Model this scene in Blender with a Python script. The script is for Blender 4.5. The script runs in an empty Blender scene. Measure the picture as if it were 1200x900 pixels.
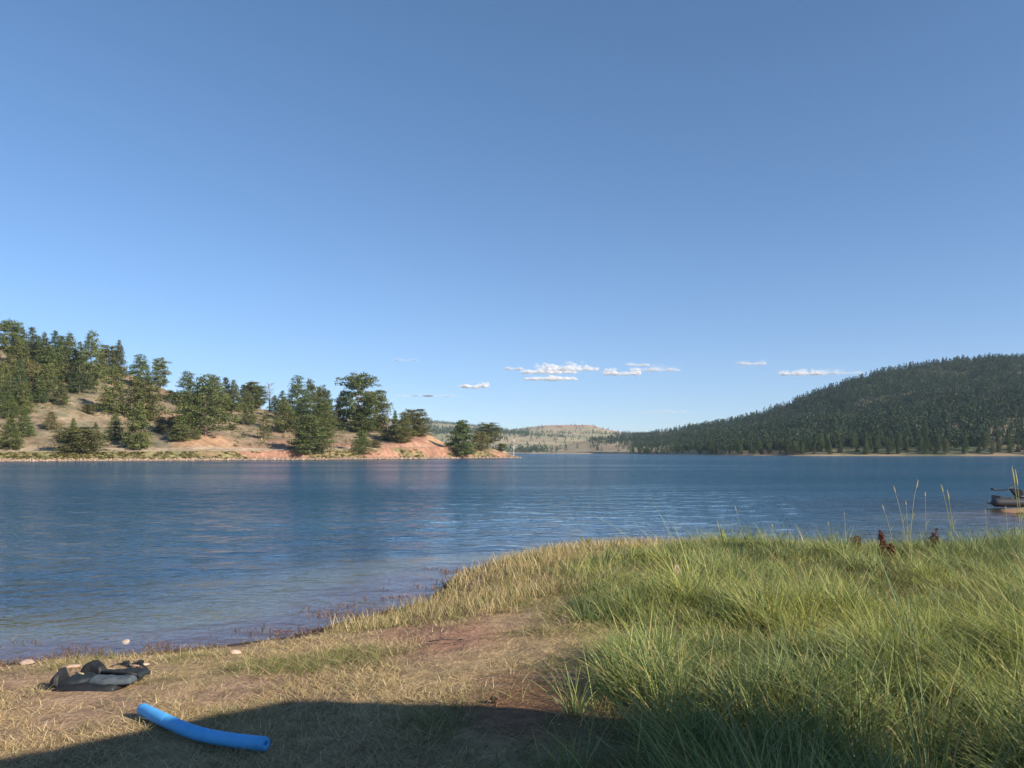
import bpy, bmesh, math, random
import numpy as np
from mathutils import Vector, Matrix

random.seed(7)
RNG = np.random.default_rng(11)
S = bpy.context.scene
COL = S.collection
R = math.radians

# ------------------------------------------------------------------ camera constants
ZC, F, HY, CX = 2.0, 924.0, 529.5, 600.0     # eye height over the lake, focal length in photo pixels, horizon row
SUN_AZ, SUN_EL = R(122), R(27)               # clockwise from the viewing direction

def lin(r, g, b):
    f = lambda c: (c/255/12.92 if c/255 <= .04045 else ((c/255+.055)/1.055)**2.4)
    return (f(r), f(g), f(b))

def P(px, py, z=0.0):
    Y = (ZC-z)*F/(py-HY)
    return ((px-CX)/F*Y, Y)

# ------------------------------------------------------------------ noise
def _hash(ix, iy, seed):
    h = (ix.astype(np.int64)*374761393 + iy.astype(np.int64)*668265263 + seed*974634721) & 0x7fffffff
    h = ((h ^ (h >> 13))*1274126177) & 0x7fffffff
    h = h ^ (h >> 16)
    return (h & 0xffff)/65535.0

def vnoise(x, y, seed=0):
    x = np.asarray(x, float); y = np.asarray(y, float)
    ix, iy = np.floor(x), np.floor(y)
    fx, fy = x-ix, y-iy
    fx = fx*fx*(3-2*fx); fy = fy*fy*(3-2*fy)
    a = _hash(ix, iy, seed); b = _hash(ix+1, iy, seed); c = _hash(ix, iy+1, seed); d = _hash(ix+1, iy+1, seed)
    return (a*(1-fx)+b*fx)*(1-fy)+(c*(1-fx)+d*fx)*fy

def fbm(x, y, seed=0, o=4):
    s = 0; a = .5; t = 0
    for k in range(o):
        s = s + a*vnoise(x*2**k, y*2**k, seed+k*17); t += a; a *= .5
    return s/t - .5

def sstep(a, b, x):
    t = np.clip((x-a)/(b-a), 0, 1)
    return t*t*(3-2*t)

def interp(x, pts):
    return np.interp(x, [p[0] for p in pts], [p[1] for p in pts])

# ------------------------------------------------------------------ object helpers
def np_mesh(name, verts, faces, cols=None, mats=None, smooth=False, attrs=None, uniq=None):
    """verts (n,3); faces: list of int arrays (m,k)"""
    me = bpy.data.meshes.new(name)
    if not isinstance(faces, (list, tuple)): faces = [faces]
    faces = [np.asarray(f, np.int32) for f in faces if len(f)]
    nl = sum(f.size for f in faces); nf = sum(len(f) for f in faces)
    me.vertices.add(len(verts)); me.loops.add(nl); me.polygons.add(nf)
    me.vertices.foreach_set('co', np.asarray(verts, np.float32).ravel())
    me.loops.foreach_set('vertex_index', np.concatenate([f.ravel() for f in faces]))
    starts = []; k = 0
    for f in faces:
        starts.append(k+np.arange(len(f))*f.shape[1]); k += f.size
    me.polygons.foreach_set('loop_start', np.concatenate(starts).astype(np.int32))
    if smooth: me.polygons.foreach_set('use_smooth', np.ones(nf, bool))
    me.update(calc_edges=True)
    if cols is not None:
        a = me.color_attributes.new('tint', 'FLOAT_COLOR', 'POINT')
        c = np.ones((len(verts), 4), np.float32); c[:, :3] = cols
        a.data.foreach_set('color', c.ravel())
    for k_, v in (attrs or {}).items():
        a = me.attributes.new(k_, 'FLOAT', 'POINT'); a.data.foreach_set('value', np.asarray(v, np.float32))
    for m in (mats or []): me.materials.append(m)
    return me

def link(name, me, parent=None):
    o = bpy.data.objects.new(name, me); COL.objects.link(o)
    if parent is not None: o.parent = parent
    return o

def tag(o, label=None, cat=None, group=None, kind=None):
    if label: o['label'] = label
    if cat: o['category'] = cat
    if group: o['group'] = group
    if kind: o['kind'] = kind
    return o

def empty(name, loc, rz=0.0):
    o = bpy.data.objects.new(name, None); COL.objects.link(o)
    o.location = loc; o.rotation_euler = (0, 0, rz); o.empty_display_size = .2
    return o

def grid_faces(nu, nv):
    i = np.arange(nu-1)[:, None]*nv+np.arange(nv-1)[None, :]
    return np.stack([i, i+nv, i+nv+1, i+1], -1).reshape(-1, 4)

def bm_obj(name, bm, m, parent=None, smooth=False):
    me = bpy.data.meshes.new(name); bm.to_mesh(me); bm.free()
    if smooth:
        for p in me.polygons: p.use_smooth = True
    me.materials.append(m)
    return link(name, me, parent)

def tube(path, radii, sides=10, cap=True):
    """verts, quads, tris of a tube along path"""
    path = np.asarray(path, float); n = len(path)
    radii = np.broadcast_to(np.asarray(radii, float), (n,))
    T = np.gradient(path, axis=0); T /= np.linalg.norm(T, axis=1)[:, None]
    ref = np.array([0, 0, 1.0]) if abs(T[0, 2]) < .9 else np.array([1.0, 0, 0])
    V = []
    N = np.cross(T[0], ref); N /= np.linalg.norm(N)
    for i in range(n):
        N = N - T[i]*np.dot(N, T[i]); N /= np.linalg.norm(N)
        B = np.cross(T[i], N)
        a = np.arange(sides)/sides*2*np.pi
        V.append(path[i]+radii[i]*(np.cos(a)[:, None]*N+np.sin(a)[:, None]*B))
    V = np.concatenate(V)
    i = np.arange(n-1)[:, None]*sides; j = np.arange(sides)[None, :]; j2 = (j+1) % sides
    Q = np.stack([i+j, i+j2, i+sides+j2, i+sides+j], -1).reshape(-1, 4)
    Tt = np.zeros((0, 3), int)
    if cap:
        V = np.concatenate([V, path[:1], path[-1:]])
        a = n*sides; j = np.arange(sides); j2 = (j+1) % sides
        Tt = np.concatenate([np.stack([np.full(sides, a), j2, j], -1),
                             np.stack([np.full(sides, a+1), (n-1)*sides+j, (n-1)*sides+j2], -1)])
    return V, Q, Tt

class MB:
    def __init__(s): s.v = []; s.q = []; s.t = []; s.n = 0; s.c = []
    def add(s, V, Q=None, T=None, col=None):
        V = np.asarray(V, float); s.v.append(V)
        if Q is not None and len(Q): s.q.append(np.asarray(Q)+s.n)
        if T is not None and len(T): s.t.append(np.asarray(T)+s.n)
        if col is not None: s.c.append(np.broadcast_to(np.asarray(col, float), (len(V), 3)))
        s.n += len(V)
    def tube(s, path, r, sides=8, cap=True, col=None): s.add(*tube(path, r, sides, cap), col=col)
    def mesh(s, name, mats, smooth=False):
        f = []
        if s.q: f.append(np.concatenate(s.q))
        if s.t: f.append(np.concatenate(s.t))
        return np_mesh(name, np.concatenate(s.v), f, np.concatenate(s.c) if s.c else None, mats, smooth)
    def build(s, name, m, parent=None, smooth=False):
        return link(name, s.mesh(name, [m], smooth), parent)

# ------------------------------------------------------------------ materials
def new_mat(name):
    m = bpy.data.materials.new(name); m.use_nodes = True
    nt = m.node_tree; nt.nodes.clear()
    out = nt.nodes.new('ShaderNodeOutputMaterial')
    return m, nt, out

def N(nt, t, **kw):
    n = nt.nodes.new(t)
    for k, v in kw.items():
        if k.startswith('i_'):
            key = k[2:]
            key = int(key) if key.isdigit() else key.replace('_', ' ')
            n.inputs[key].default_value = v
        else: setattr(n, k, v)
    return n

def mixc(nt, a, b, fac, blend='MIX'):
    n = nt.nodes.new('ShaderNodeMix'); n.data_type = 'RGBA'; n.blend_type = blend
    for sock, val in ((n.inputs[0], fac), (n.inputs[6], a), (n.inputs[7], b)):
        if isinstance(val, (int, float)): sock.default_value = val
        elif isinstance(val, tuple): sock.default_value = (*val, 1)
        else: nt.links.new(val, sock)
    return n.outputs[2]

def ramp(nt, src, stops):
    n = nt.nodes.new('ShaderNodeValToRGB'); e = n.color_ramp.elements
    while len(e) < len(stops): e.new(.5)
    for k, (p, c) in enumerate(stops):
        e[k].position = p; e[k].color = (*c, 1) if isinstance(c, tuple) else (c, c, c, 1)
    nt.links.new(src, n.inputs[0]); return n.outputs[0]

def noise(nt, scale, detail=4, rough=.55, vec=None, mscale=None):
    t = N(nt, 'ShaderNodeTexNoise', i_Scale=scale, i_Detail=detail, i_Roughness=rough)
    if vec is None:
        vec = N(nt, 'ShaderNodeNewGeometry').outputs['Position']
    if mscale is not None:
        mp = N(nt, 'ShaderNodeMapping'); mp.inputs['Scale'].default_value = mscale
        nt.links.new(vec, mp.inputs['Vector']); vec = mp.outputs[0]
    nt.links.new(vec, t.inputs['Vector'])
    return t.outputs['Fac']

def bump(nt, h, strength, dist, nrm=None):
    b = N(nt, 'ShaderNodeBump', i_Strength=strength, i_Distance=dist)
    nt.links.new(h, b.inputs['Height'])
    if nrm is not None: nt.links.new(nrm, b.inputs['Normal'])
    return b.outputs[0]

def simple(name, col, rough=.6, var=.25, scale=20, bmp=0.0, bscale=60, spec=.4, objvar=False):
    m, nt, out = new_mat(name)
    p = N(nt, 'ShaderNodeBsdfPrincipled', i_Roughness=rough)
    p.inputs['Specular IOR Level'].default_value = spec
    tc = N(nt, 'ShaderNodeTexCoord').outputs['Object']
    nz = noise(nt, scale, 5, .6, vec=tc)
    c = ramp(nt, nz, [(.3, tuple(x*(1-var) for x in col)), (.7, tuple(min(1, x*(1+var)) for x in col))])
    nt.links.new(c, p.inputs['Base Color'])
    if bmp:
        nt.links.new(bump(nt, noise(nt, bscale, 4, .6, vec=tc), .6, bmp), p.inputs['Normal'])
    nt.links.new(p.outputs[0], out.inputs[0])
    return m

def leafy(name, translucent=.35, attr=True, col=None, objvar=.0, rough=.55, spec=.25):
    m, nt, out = new_mat(name)
    if attr:
        c = N(nt, 'ShaderNodeAttribute', attribute_name='tint').outputs['Color']
    else:
        c = N(nt, 'ShaderNodeRGB').outputs[0]; c.default_value = (*col, 1)
    if objvar:
        oi = N(nt, 'ShaderNodeObjectInfo')
        w = N(nt, 'ShaderNodeHueSaturation')
        mr = N(nt, 'ShaderNodeMapRange'); nt.links.new(oi.outputs['Random'], mr.inputs[0])
        mr.inputs[3].default_value = 1-objvar; mr.inputs[4].default_value = 1+objvar
        nt.links.new(mr.outputs[0], w.inputs['Value'])
        # a second random from the first
        mm = N(nt, 'ShaderNodeMath', operation='MULTIPLY', i_1=7.31); nt.links.new(oi.outputs['Random'], mm.inputs[0])
        fr = N(nt, 'ShaderNodeMath', operation='FRACT'); nt.links.new(mm.outputs[0], fr.inputs[0])
        mr2 = N(nt, 'ShaderNodeMapRange'); nt.links.new(fr.outputs[0], mr2.inputs[0])
        mr2.inputs[3].default_value = .47; mr2.inputs[4].default_value = .525
        nt.links.new(mr2.outputs[0], w.inputs['Hue'])
        nt.links.new(c, w.inputs['Color']); 
        oc = N(nt, 'ShaderNodeMix'); oc.data_type = 'RGBA'; oc.blend_type = 'MULTIPLY'; oc.inputs[0].default_value = 1
        nt.links.new(w.outputs[0], oc.inputs[6]); nt.links.new(oi.outputs['Color'], oc.inputs[7])
        c = oc.outputs[2]
    p = N(nt, 'ShaderNodeBsdfPrincipled', i_Roughness=rough)
    p.inputs['Specular IOR Level'].default_value = spec
    nt.links.new(c, p.inputs['Base Color'])
    t = N(nt, 'ShaderNodeBsdfTranslucent'); nt.links.new(c, t.inputs[0])
    mx = N(nt, 'ShaderNodeMixShader'); mx.inputs[0].default_value = translucent
    nt.links.new(p.outputs[0], mx.inputs[1]); nt.links.new(t.outputs[0], mx.inputs[2])
    nt.links.new(mx.outputs[0], out.inputs[0])
    return m

M_BLADE = leafy('grass_blades', .35, spec=.3)
M_NEEDLE = leafy('pine_needles', .15, objvar=.16, spec=.2)
M_FOREST = leafy('forest_needles', .15, spec=.2)
M_BARK = simple('pine_bark', (.24, .17, .12), .9, .35, 3, .03, 8)
M_DEADWOOD = simple('bleached_wood', (.48, .43, .37), .85, .2, 6, .01, 20)
M_GREYWOOD = simple('grey_dead_twigs', (.24, .20, .17), .9, .2, 6)

def ground_mat(name, fine, coarse, bdist, var=.35):
    m, nt, out = new_mat(name)
    c = N(nt, 'ShaderNodeAttribute', attribute_name='tint').outputs['Color']
    n1 = noise(nt, coarse, 5, .6); n2 = noise(nt, fine, 4, .65)
    v1 = ramp(nt, n1, [(.3, 1-var), (.7, 1+var*.6)]); v2 = ramp(nt, n2, [(.3, 1-var), (.7, 1+var*.6)])
    c = mixc(nt, c, v1, 1.0, 'MULTIPLY'); c = mixc(nt, c, v2, 1.0, 'MULTIPLY')
    p = N(nt, 'ShaderNodeBsdfPrincipled', i_Roughness=.95)
    p.inputs['Specular IOR Level'].default_value = .15
    nt.links.new(c, p.inputs['Base Color'])
    nrm = bump(nt, n1, .8, bdist*2); nrm = bump(nt, n2, .8, bdist, nrm)
    nt.links.new(nrm, p.inputs['Normal'])
    nt.links.new(p.outputs[0], out.inputs[0])
    return m
M_SHORE = ground_mat('bank_soil', 38, 7, .02)
M_HILL = ground_mat('hill_soil', .9, .16, .25)
M_FAR = ground_mat('far_soil', .12, .02, 1.0, .25)

# ------------------------------------------------------------------ near bank
WL = [P(-900, 800), P(-300, 790), P(-100, 784), P(0, 779), P(60, 773), P(130, 768), P(200, 762), P(265, 755), P(330, 746), P(375, 736), P(420, 724), P(470, 713), P(502, 708),
      P(508, 697), P(520, 684), P(560, 668), P(600, 661), P(640, 655), P(720, 650), P(850, 649), P(1000, 653), P(1100, 653), P(1200, 649)]
WL = [(-70, 1.5)] + WL + [(12.5, 15.6), (18, 18.5), (30, 21), (75, 25)]
WLA = np.array(WL)
SPIT = np.array([[18.2, 25.9], [22, 25.7], [30, 25.6], [75, 25.6]])

def seg_dist(x, y, A):
    best = np.full(x.shape, 1e9); side = np.ones(x.shape)
    for (ax, ay), (bx, by) in zip(A[:-1], A[1:]):
        dx, dy = bx-ax, by-ay
        t = np.clip(((x-ax)*dx+(y-ay)*dy)/(dx*dx+dy*dy), 0, 1)
        qx, qy = x-ax-t*dx, y-ay-t*dy
        d = np.hypot(qx, qy); s = dx*qy-dy*qx
        m = d < best-1e-9
        best = np.where(m, d, best); side = np.where(m, np.sign(s), side)
    return best, side

LANDP = np.concatenate([WLA, [[400, 25], [400, -400], [-400, -400], [-400, 1.5]]])
def inside(x, y, A):
    c = np.zeros(x.shape, bool)
    for (ax, ay), (bx, by) in zip(A, np.roll(A, -1, 0)):
        if ay == by: continue
        c ^= ((ay > y) != (by > y)) & (x < (bx-ax)*(y-ay)/(by-ay)+ax)
    return c
def shore_d(x, y):
    d, _ = seg_dist(x, y, WLA)
    d = np.where(inside(x, y, LANDP), d, -d) + .10*fbm(x*1.3, y*1.3, 5, 3)*2      # land is right of the line (nearer the camera)
    ds, _ = seg_dist(x, y, SPIT)
    return np.maximum(d, .0+1.9-ds+.3*fbm(x*.9, y*.9, 31, 3))

def near_z(x, y):
    x = np.asarray(x, float); y = np.asarray(y, float)
    d = shore_d(x, y)
    spit = y > 22
    lip = .10*sstep(-1.6, .2, x)*(~spit)
    dl = np.maximum(d, 0)
    z = lip*sstep(0, .22, d)+.47*(1-np.exp(-dl/2.4))*np.where(spit, .8, 1)
    z = np.where(d < 0, np.maximum(-2.5, d*.11-.015), z)
    land = sstep(0, 1.0, d)
    z = z+land*(.10*fbm(x*.45, y*.45, 3)+.05*fbm(x*2.1, y*2.1, 9)+.02*fbm(x*9, y*9, 13, 2)) + .012*fbm(x*4, y*4, 15, 2)
    return z

def to_px(x, y, z):
    yy = np.maximum(y, .05)
    return CX+x/yy*F, HY-(z-ZC)/yy*F

def green_mask(px, py, x, y):
    b = np.interp(py, [630, 645, 660, 675, 700, 735, 760, 800, 835, 900, 1000, 3000], [860, 770, 690, 655, 690, 722, 742, 738, 728, 710, 690, 680])
    w = np.clip((py-600)*.34, 18, 95)
    return sstep(-1, 1, (px-b)/w+1.6*fbm(x*1.4, y*1.4, 41, 3))

nx, ny = 420, 460
a = np.linspace(-1, 1, nx); gx = 6*np.sinh(a*3.2)/np.sinh(3.2)*11.5
b = np.linspace(0, 1, ny); gy = -30+ (b*0)
gy = np.concatenate([np.linspace(-40, 2.5, 60), 2.5*np.exp(np.linspace(0, math.log(36/2.5), ny-60+1))[1:]])
GX, GY = np.meshgrid(gx, gy, indexing='ij')
# fan out the columns with distance so that the mesh stays fine in front of the camera
fan = np.clip(GY, 4, 40)/9.0
GX = GX*np.where(np.abs(GX) < 40, np.interp(np.abs(GX), [0, 20, 69], [1, 1, 1]), 1)
GZ = near_z(GX, GY)
PXg, PYg = to_px(GX, GY, GZ)
D = shore_d(GX, GY)
soil = np.array(lin(162, 134, 108)); dry = np.array(lin(166, 142, 106)); dirt = np.array(lin(128, 92, 70)); wet = np.array(lin(74, 56, 44)); mud = np.array(lin(124, 94, 82)); olive = np.array(lin(142, 132, 96))
g = green_mask(PXg, PYg, GX, GY)
cc = np.empty(GX.shape+(3,))
nmix = sstep(-.12, .12, fbm(GX*1.1, GY*1.1, 51))[..., None]
cc[:] = soil*(1-nmix)+dry*nmix
bare = sstep(0, 1, 1.2-np.hypot((PXg-520)/110, (PYg-745)/30)+1.2*fbm(GX*1.5, GY*1.5, 55))[..., None]
cc[:] = cc*(1-bare)+np.array(lin(162, 124, 102))*bare
brn = sstep(0, 1, 1.25-np.hypot((PXg-620)/95, (PYg-835)/60)+1.2*fbm(GX*1.5, GY*1.5, 57))[..., None]
cc[:] = cc*(1-brn)+np.array(lin(138, 104, 78))*brn
cc[:] = cc*(1-g[..., None])+np.array(lin(92, 82, 54))*g[..., None]
w = (1-sstep(.1, .75, D+.35*fbm(GX*2, GY*2, 61)))[..., None]; cc[:] = cc*(1-w)+wet*w
w = (1-sstep(-.25, .12, D+.1*fbm(GX*3, GY*3, 63)))[..., None]; cc[:] = cc*(1-w)+mud*w
w = (1-sstep(-3.2, -1.0, D+1.2*fbm(GX*.6, GY*1.8, 65)))[..., None]; cc[:] = cc*(1-w)+olive*w
sp = ((GY > 22) & (D > .1))[..., None]; cc[:] = np.where(sp, np.array(lin(176, 140, 110)), cc)
me = np_mesh('ground', np.stack([GX, GY, GZ], -1).reshape(-1, 3), grid_faces(nx, len(gy)), cc.reshape(-1, 3), [M_SHORE], True)
tag(link('ground', me), 'dry sandy lake bank sloping down into the water', 'ground', kind='structure')

# ------------------------------------------------------------------ hills
def fan_terrain(px, Y, Z, colr, name, m, label):
    X = (px-CX)/F*Y
    me = np_mesh(name, np.stack([X, Y, Z], -1).reshape(-1, 3), grid_faces(*px.shape), colr.reshape(-1, 3), [m], True)
    return tag(link(name, me), label, 'hill', kind='structure')

L_SH = [(-500, 550), (-300, 545), (0, 541), (100, 540.5), (200, 540), (300, 539.2), (400, 538.6), (500, 537.7), (560, 537.1), (612, 536.7), (640, 536.5)]
L_ROAD = [(-500, 527), (0, 528.5), (200, 527.6), (300, 527), (400, 525.8), (480, 524.2), (530, 523.4), (552, 525.5), (580, 529), (600, 533), (612, 537), (640, 545)]
L_RIDGE = [(-500, 380), (-300, 385), (-100, 397), (0, 407), (60, 418), (100, 428), (125, 434), (150, 441), (185, 453), (215, 463), (240, 468), (300, 475), (350, 483), (420, 493), (460, 499), (490, 505), (500, 507),
           (512, 514), (526, 521.5), (545, 523.5), (575, 524.5), (590, 527), (602, 532), (612, 537), (640, 545)]
L_Y1 = [(-500, 330), (0, 290), (200, 275), (300, 282), (420, 268), (500, 262), (560, 264), (612, 262), (640, 260)]

def left_z(px, Y):
    ysh = ZC*F/(interp(px, L_SH)-HY)
    Yr = ysh+7.0
    zr = np.maximum(ZC+Yr*(HY-interp(px, L_ROAD))/F, -1.0)
    Y1 = interp(px, L_Y1)
    z1 = ZC+Y1*(HY-interp(px, L_RIDGE))/F
    t = Y-ysh
    z = np.where(t < 0, t*.12, 0)
    bank = np.where(t < 2.2, .16*t, .352+(zr-.352)*sstep(2.0, 7.0, t))
    bank = np.where(zr < .5, np.minimum(.16*t, np.maximum(zr, -1)), bank)
    z = np.where(t >= 0, bank, z)
    s = np.clip((t-11.5)/np.maximum(Y1-ysh-11.5, 1), 0, 1)
    e = .95-.5*np.exp(-((px-485)/32)**2)
    slope = zr+(z1-zr)*s**e
    z = np.where(t > 11.5, slope, z)
    X = (px-CX)/F*Y
    amp = sstep(0, .35, s)*np.clip((z1-zr)/14, 0, 1)
    z = z+amp*(5.0*fbm(X*.03, Y*.03, 71)+1.0*fbm(X*.17, Y*.17, 73, 3))
    z = z+sstep(2, 5, t)*(t < 6.8)*.35*fbm(X*.5, Y*.5, 75, 3)
    # the sandy mound beside the track
    mound = np.exp(-((px-238)/24)**2)*np.exp(-((t-21)/6.0)**2)*2.3
    z = z+mound*(1+.5*fbm(X*.5, Y*.5, 77))
    back = np.maximum(Y-Y1, 0)
    z = z-back*.10-(back**2)*.0004 - np.where(px > 540, back*.25, 0)
    return z, t, s, zr

pxs = np.concatenate([np.arange(-500, -20, 6.0), np.arange(-20, 642, 1.25)])
tt = np.concatenate([np.linspace(-25, 0, 6), np.linspace(.4, 14, 36), np.linspace(15, 170, 170)])
PXl, T = np.meshgrid(pxs, tt, indexing='ij')
YSH = ZC*F/(interp(PXl, L_SH)-HY)
Yl = YSH+T
Zl, tL, sL, zrL = left_z(PXl, Yl)
Xl = (PXl-CX)/F*Yl
tan = np.array(lin(150, 132, 108)); grey = np.array(lin(128, 120, 98)); red = np.array(lin(160, 120, 100)); orange = np.array(lin(174, 140, 110)); pale = np.array(lin(172, 154, 132)); grn = np.array(lin(122, 120, 82)); dkt = np.array(lin(120, 108, 80))
c = np.empty(PXl.shape+(3,)); c[:] = tan
def blend(c, col, w): return c*(1-w[..., None])+np.asarray(col)*w[..., None]
c = blend(c, grey, sstep(-.02, .12, fbm(Xl*.22, Yl*.22, 81)))
c = blend(c, dkt, .7*sstep(.06, .16, fbm(Xl*.5, Yl*.5, 83, 3)))
c = blend(c, red, .75*sstep(200, 330, PXl)*(1-sstep(.0, .35, sL+.3*fbm(Xl*.06, Yl*.06, 85))))
c = blend(c, red, .5*sstep(.05, .2, fbm(Xl*.05, Yl*.07, 87))*sstep(110, 200, PXl))
c = blend(c, red*1.02, np.exp(-((PXl-488)/34)**4)*sstep(11, 13, tL))
c = blend(c, orange*1.15, sstep(494, 504, PXl)*(1-sstep(528, 540, PXl))*sstep(14, 18, tL))  # sunlit right edge of the cutbank, painted in as a brighter orange
c = blend(c, orange, np.exp(-((PXl-238)/34)**4)*np.exp(-((tL-19)/10)**4))
bankcol = blend(np.broadcast_to(red, c.shape).copy(), grn, (1-sstep(215, 300, PXl+90*fbm(Xl*.1, Yl*.1, 91)))*.85)
bankcol = blend(bankcol, grn, sstep(.02, .12, fbm(Xl*.12, Yl*.3, 93))*.75)
c = np.where((tL < 7)[..., None], bankcol, c)
c = blend(c, pale, ((tL > 6.1) & (tL < 13.5))*(.8*(1-sstep(540, 560, PXl))*np.where((PXl > 440) & ((tL < 7.2) | (tL > 10)), .12, 1)))
c = blend(c, pale, 1-sstep(1.6, 2.8, tL+.8*fbm(Xl*.3, Yl*.3, 95)))
c = blend(c, np.array(lin(120, 88, 66)), 1-sstep(.0, .6, tL))
fan_terrain(PXl, Yl, Zl, c, 'hillside', M_HILL, 'dry tan hillside with pines above a dirt track across the lake')

R_SH = [(640, 531.4), (690, 531.7), (740, 532.2), (800, 533), (850, 533.7), (950, 534.2), (1200, 534.6), (1700, 536)]
R_RIDGE = [(640, 526), (690, 517), (720, 514), (745, 512), (780, 507), (800, 504), (850, 497), (880, 490), (920, 477), (960, 461), (1000, 448), (1020, 441), (1060, 432), (1100, 427), (1150, 423), (1200, 421), (1300, 428), (1700, 450)]
R_Y1 = [(640, 1150), (745, 1080), (800, 980), (900, 880), (1000, 860), (1700, 800)]
def right_z(px, Y):
    ysh = ZC*F/(interp(px, R_SH)-HY); Y1 = interp(px, R_Y1)
    z1 = ZC+Y1*(HY-interp(px, R_RIDGE))/F
    t = Y-ysh; s = np.clip(t/np.maximum(Y1-ysh, 1), 0, 1)
    X = (px-CX)/F*Y
    z = z1*(s**1.05)*(1-.12*np.sin(s*np.pi))+np.minimum(np.maximum(t, 0)*.12, 1.5)
    z = z+sstep(.02, .3, s)*(1-.8*sstep(.8, 1, s))*(z1/60)*(16*fbm(X*.012, Y*.012, 101)+5*fbm(X*.03, Y*.03, 103))
    z = np.where(t < 0, t*.05, z)
    z = z-np.maximum(Y-Y1, 0)*.25
    return z, t, s
pxs = np.arange(640, 1700, 3.0); ss = np.concatenate([np.linspace(-.06, .08, 24), np.linspace(.09, 1.35, 110)])
PXr, SS = np.meshgrid(pxs, ss, indexing='ij')
ysh = ZC*F/(interp(PXr, R_SH)-HY); Y1 = interp(PXr, R_Y1)
Yr_ = ysh+SS*(Y1-ysh)
Zr_, tR, sR = right_z(PXr, Yr_)
Xr = (PXr-CX)/F*Yr_
c = np.empty(PXr.shape+(3,)); c[:] = np.array(lin(86, 90, 66))
c = blend(c, np.array(lin(160, 146, 116)), 1-sstep(740, 860, PXr+60*fbm(Xr*.01, Yr_*.01, 105)))
c = blend(c, np.array(lin(150, 128, 104)), .6*sstep(.05, .15, fbm(Xr*.02, Yr_*.02, 107)))
c = blend(c, np.array(lin(176, 152, 124)), (1-sstep(1.5, 5, tR+6*fbm(Xr*.03, Yr_*.03, 109)))*np.clip(.55+2.6*fbm(Xr*.022+5, Yr_*.02, 110), .1, 1))
fan_terrain(PXr, Yr_, Zr_, c, 'wooded_hill', M_FAR, 'long hill covered in dark pine wood on the right shore')

F_CURVES = [
    [(440, 0), (1100, 0)],
    [(440, 528.5), (1100, 529)],
    [(440, 519), (600, 519), (700, 520), (800, 519), (1100, 520)],
    [(440, 504), (520, 506), (600, 511), (700, 512.5), (780, 512), (1100, 514)],
    [(440, 497), (520, 500), (560, 503), (600, 506), (620, 504.5), (640, 502.5), (690, 501.5), (700, 503), (720, 507), (760, 509), (1100, 514)],
    [(440, 490), (480, 492), (520, 494.5), (560, 499), (600, 503.5), (620, 500.5), (637, 498.6), (660, 498), (690, 498), (698, 499.5), (712, 503.5), (730, 506.5), (760, 508), (800, 509), (1100, 514)]]
F_Y = [0, 60, 1300, 1750, 2150, 2550]
def far_z(px, Y):
    ysh = ZC*F/(interp(px, [(440, 530.8), (600, 531.2), (700, 531.8), (800, 532), (1100, 532.2)])-HY)
    ys = [ysh, ysh+60]+[np.full_like(ysh, v) for v in F_Y[2:]]
    zs = [np.zeros_like(ysh)]+[ZC+yy*(HY-interp(px, cv))/F for yy, cv in zip(ys[1:], F_CURVES[1:])]
    z = np.where(Y < ysh, (Y-ysh)*.03, 0.0)
    for k in range(5):
        t = (Y-ys[k])/(ys[k+1]-ys[k]); m = (t >= 0) & (t <= 1)
        z = np.where(m, zs[k]+(zs[k+1]-zs[k])*np.clip(t, 0, 1), z)
    z = np.where(Y > ys[-1], zs[-1]-(Y-ys[-1])*.12, z)
    X = (px-CX)/F*Y
    return z+sstep(1000, 1500, Y)*(1-sstep(2200, 2500, Y))*14*fbm(X*.006, Y*.006, 111), Y-ysh
pxs = np.arange(380, 1110, 3.0); yy = np.concatenate([np.linspace(820, 1000, 24), np.linspace(1012, 2800, 130)])
PXf, Yf = np.meshgrid(pxs, yy, indexing='ij')
Zf, tF = far_z(PXf, Yf)
Xf = (PXf-CX)/F*Yf
c = np.empty(PXf.shape+(3,)); c[:] = np.array(lin(168, 152, 122))
c = blend(c, np.array(lin(148, 142, 108)), sstep(-.05, .1, fbm(Xf*.008, Yf*.008, 113)))
c = blend(c, np.array(lin(172, 138, 116)), sstep(2150, 2450, Yf)*sstep(610, 660, PXf))
c = blend(c, np.array(lin(182, 132, 112)), .8*sstep(2300, 2450, Yf)*sstep(640, 690, PXf+60*fbm(Xf*.01, Yf*.01, 117)))
c = blend(c, np.array(lin(186, 164, 132)), 1-sstep(10, 40, tF))
fan_terrain(PXf, Yf, Zf, c, 'distant_hills', M_FAR, 'low tan hills beyond the far end of the lake')
# country behind everything, below the skyline
me = np_mesh('lake_bed', np.array([[-12000, -3000, -2.62], [12000, -3000, -2.62], [12000, 14000, -2.62], [-12000, 14000, -2.62]]), np.array([[0, 1, 2, 3]]), np.tile(np.array([lin(92, 86, 52)]), (4, 1)), [M_FAR])
tag(link('lake_bed', me), 'muddy olive bed of the lake and the flat country beyond', 'land', kind='structure')

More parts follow.
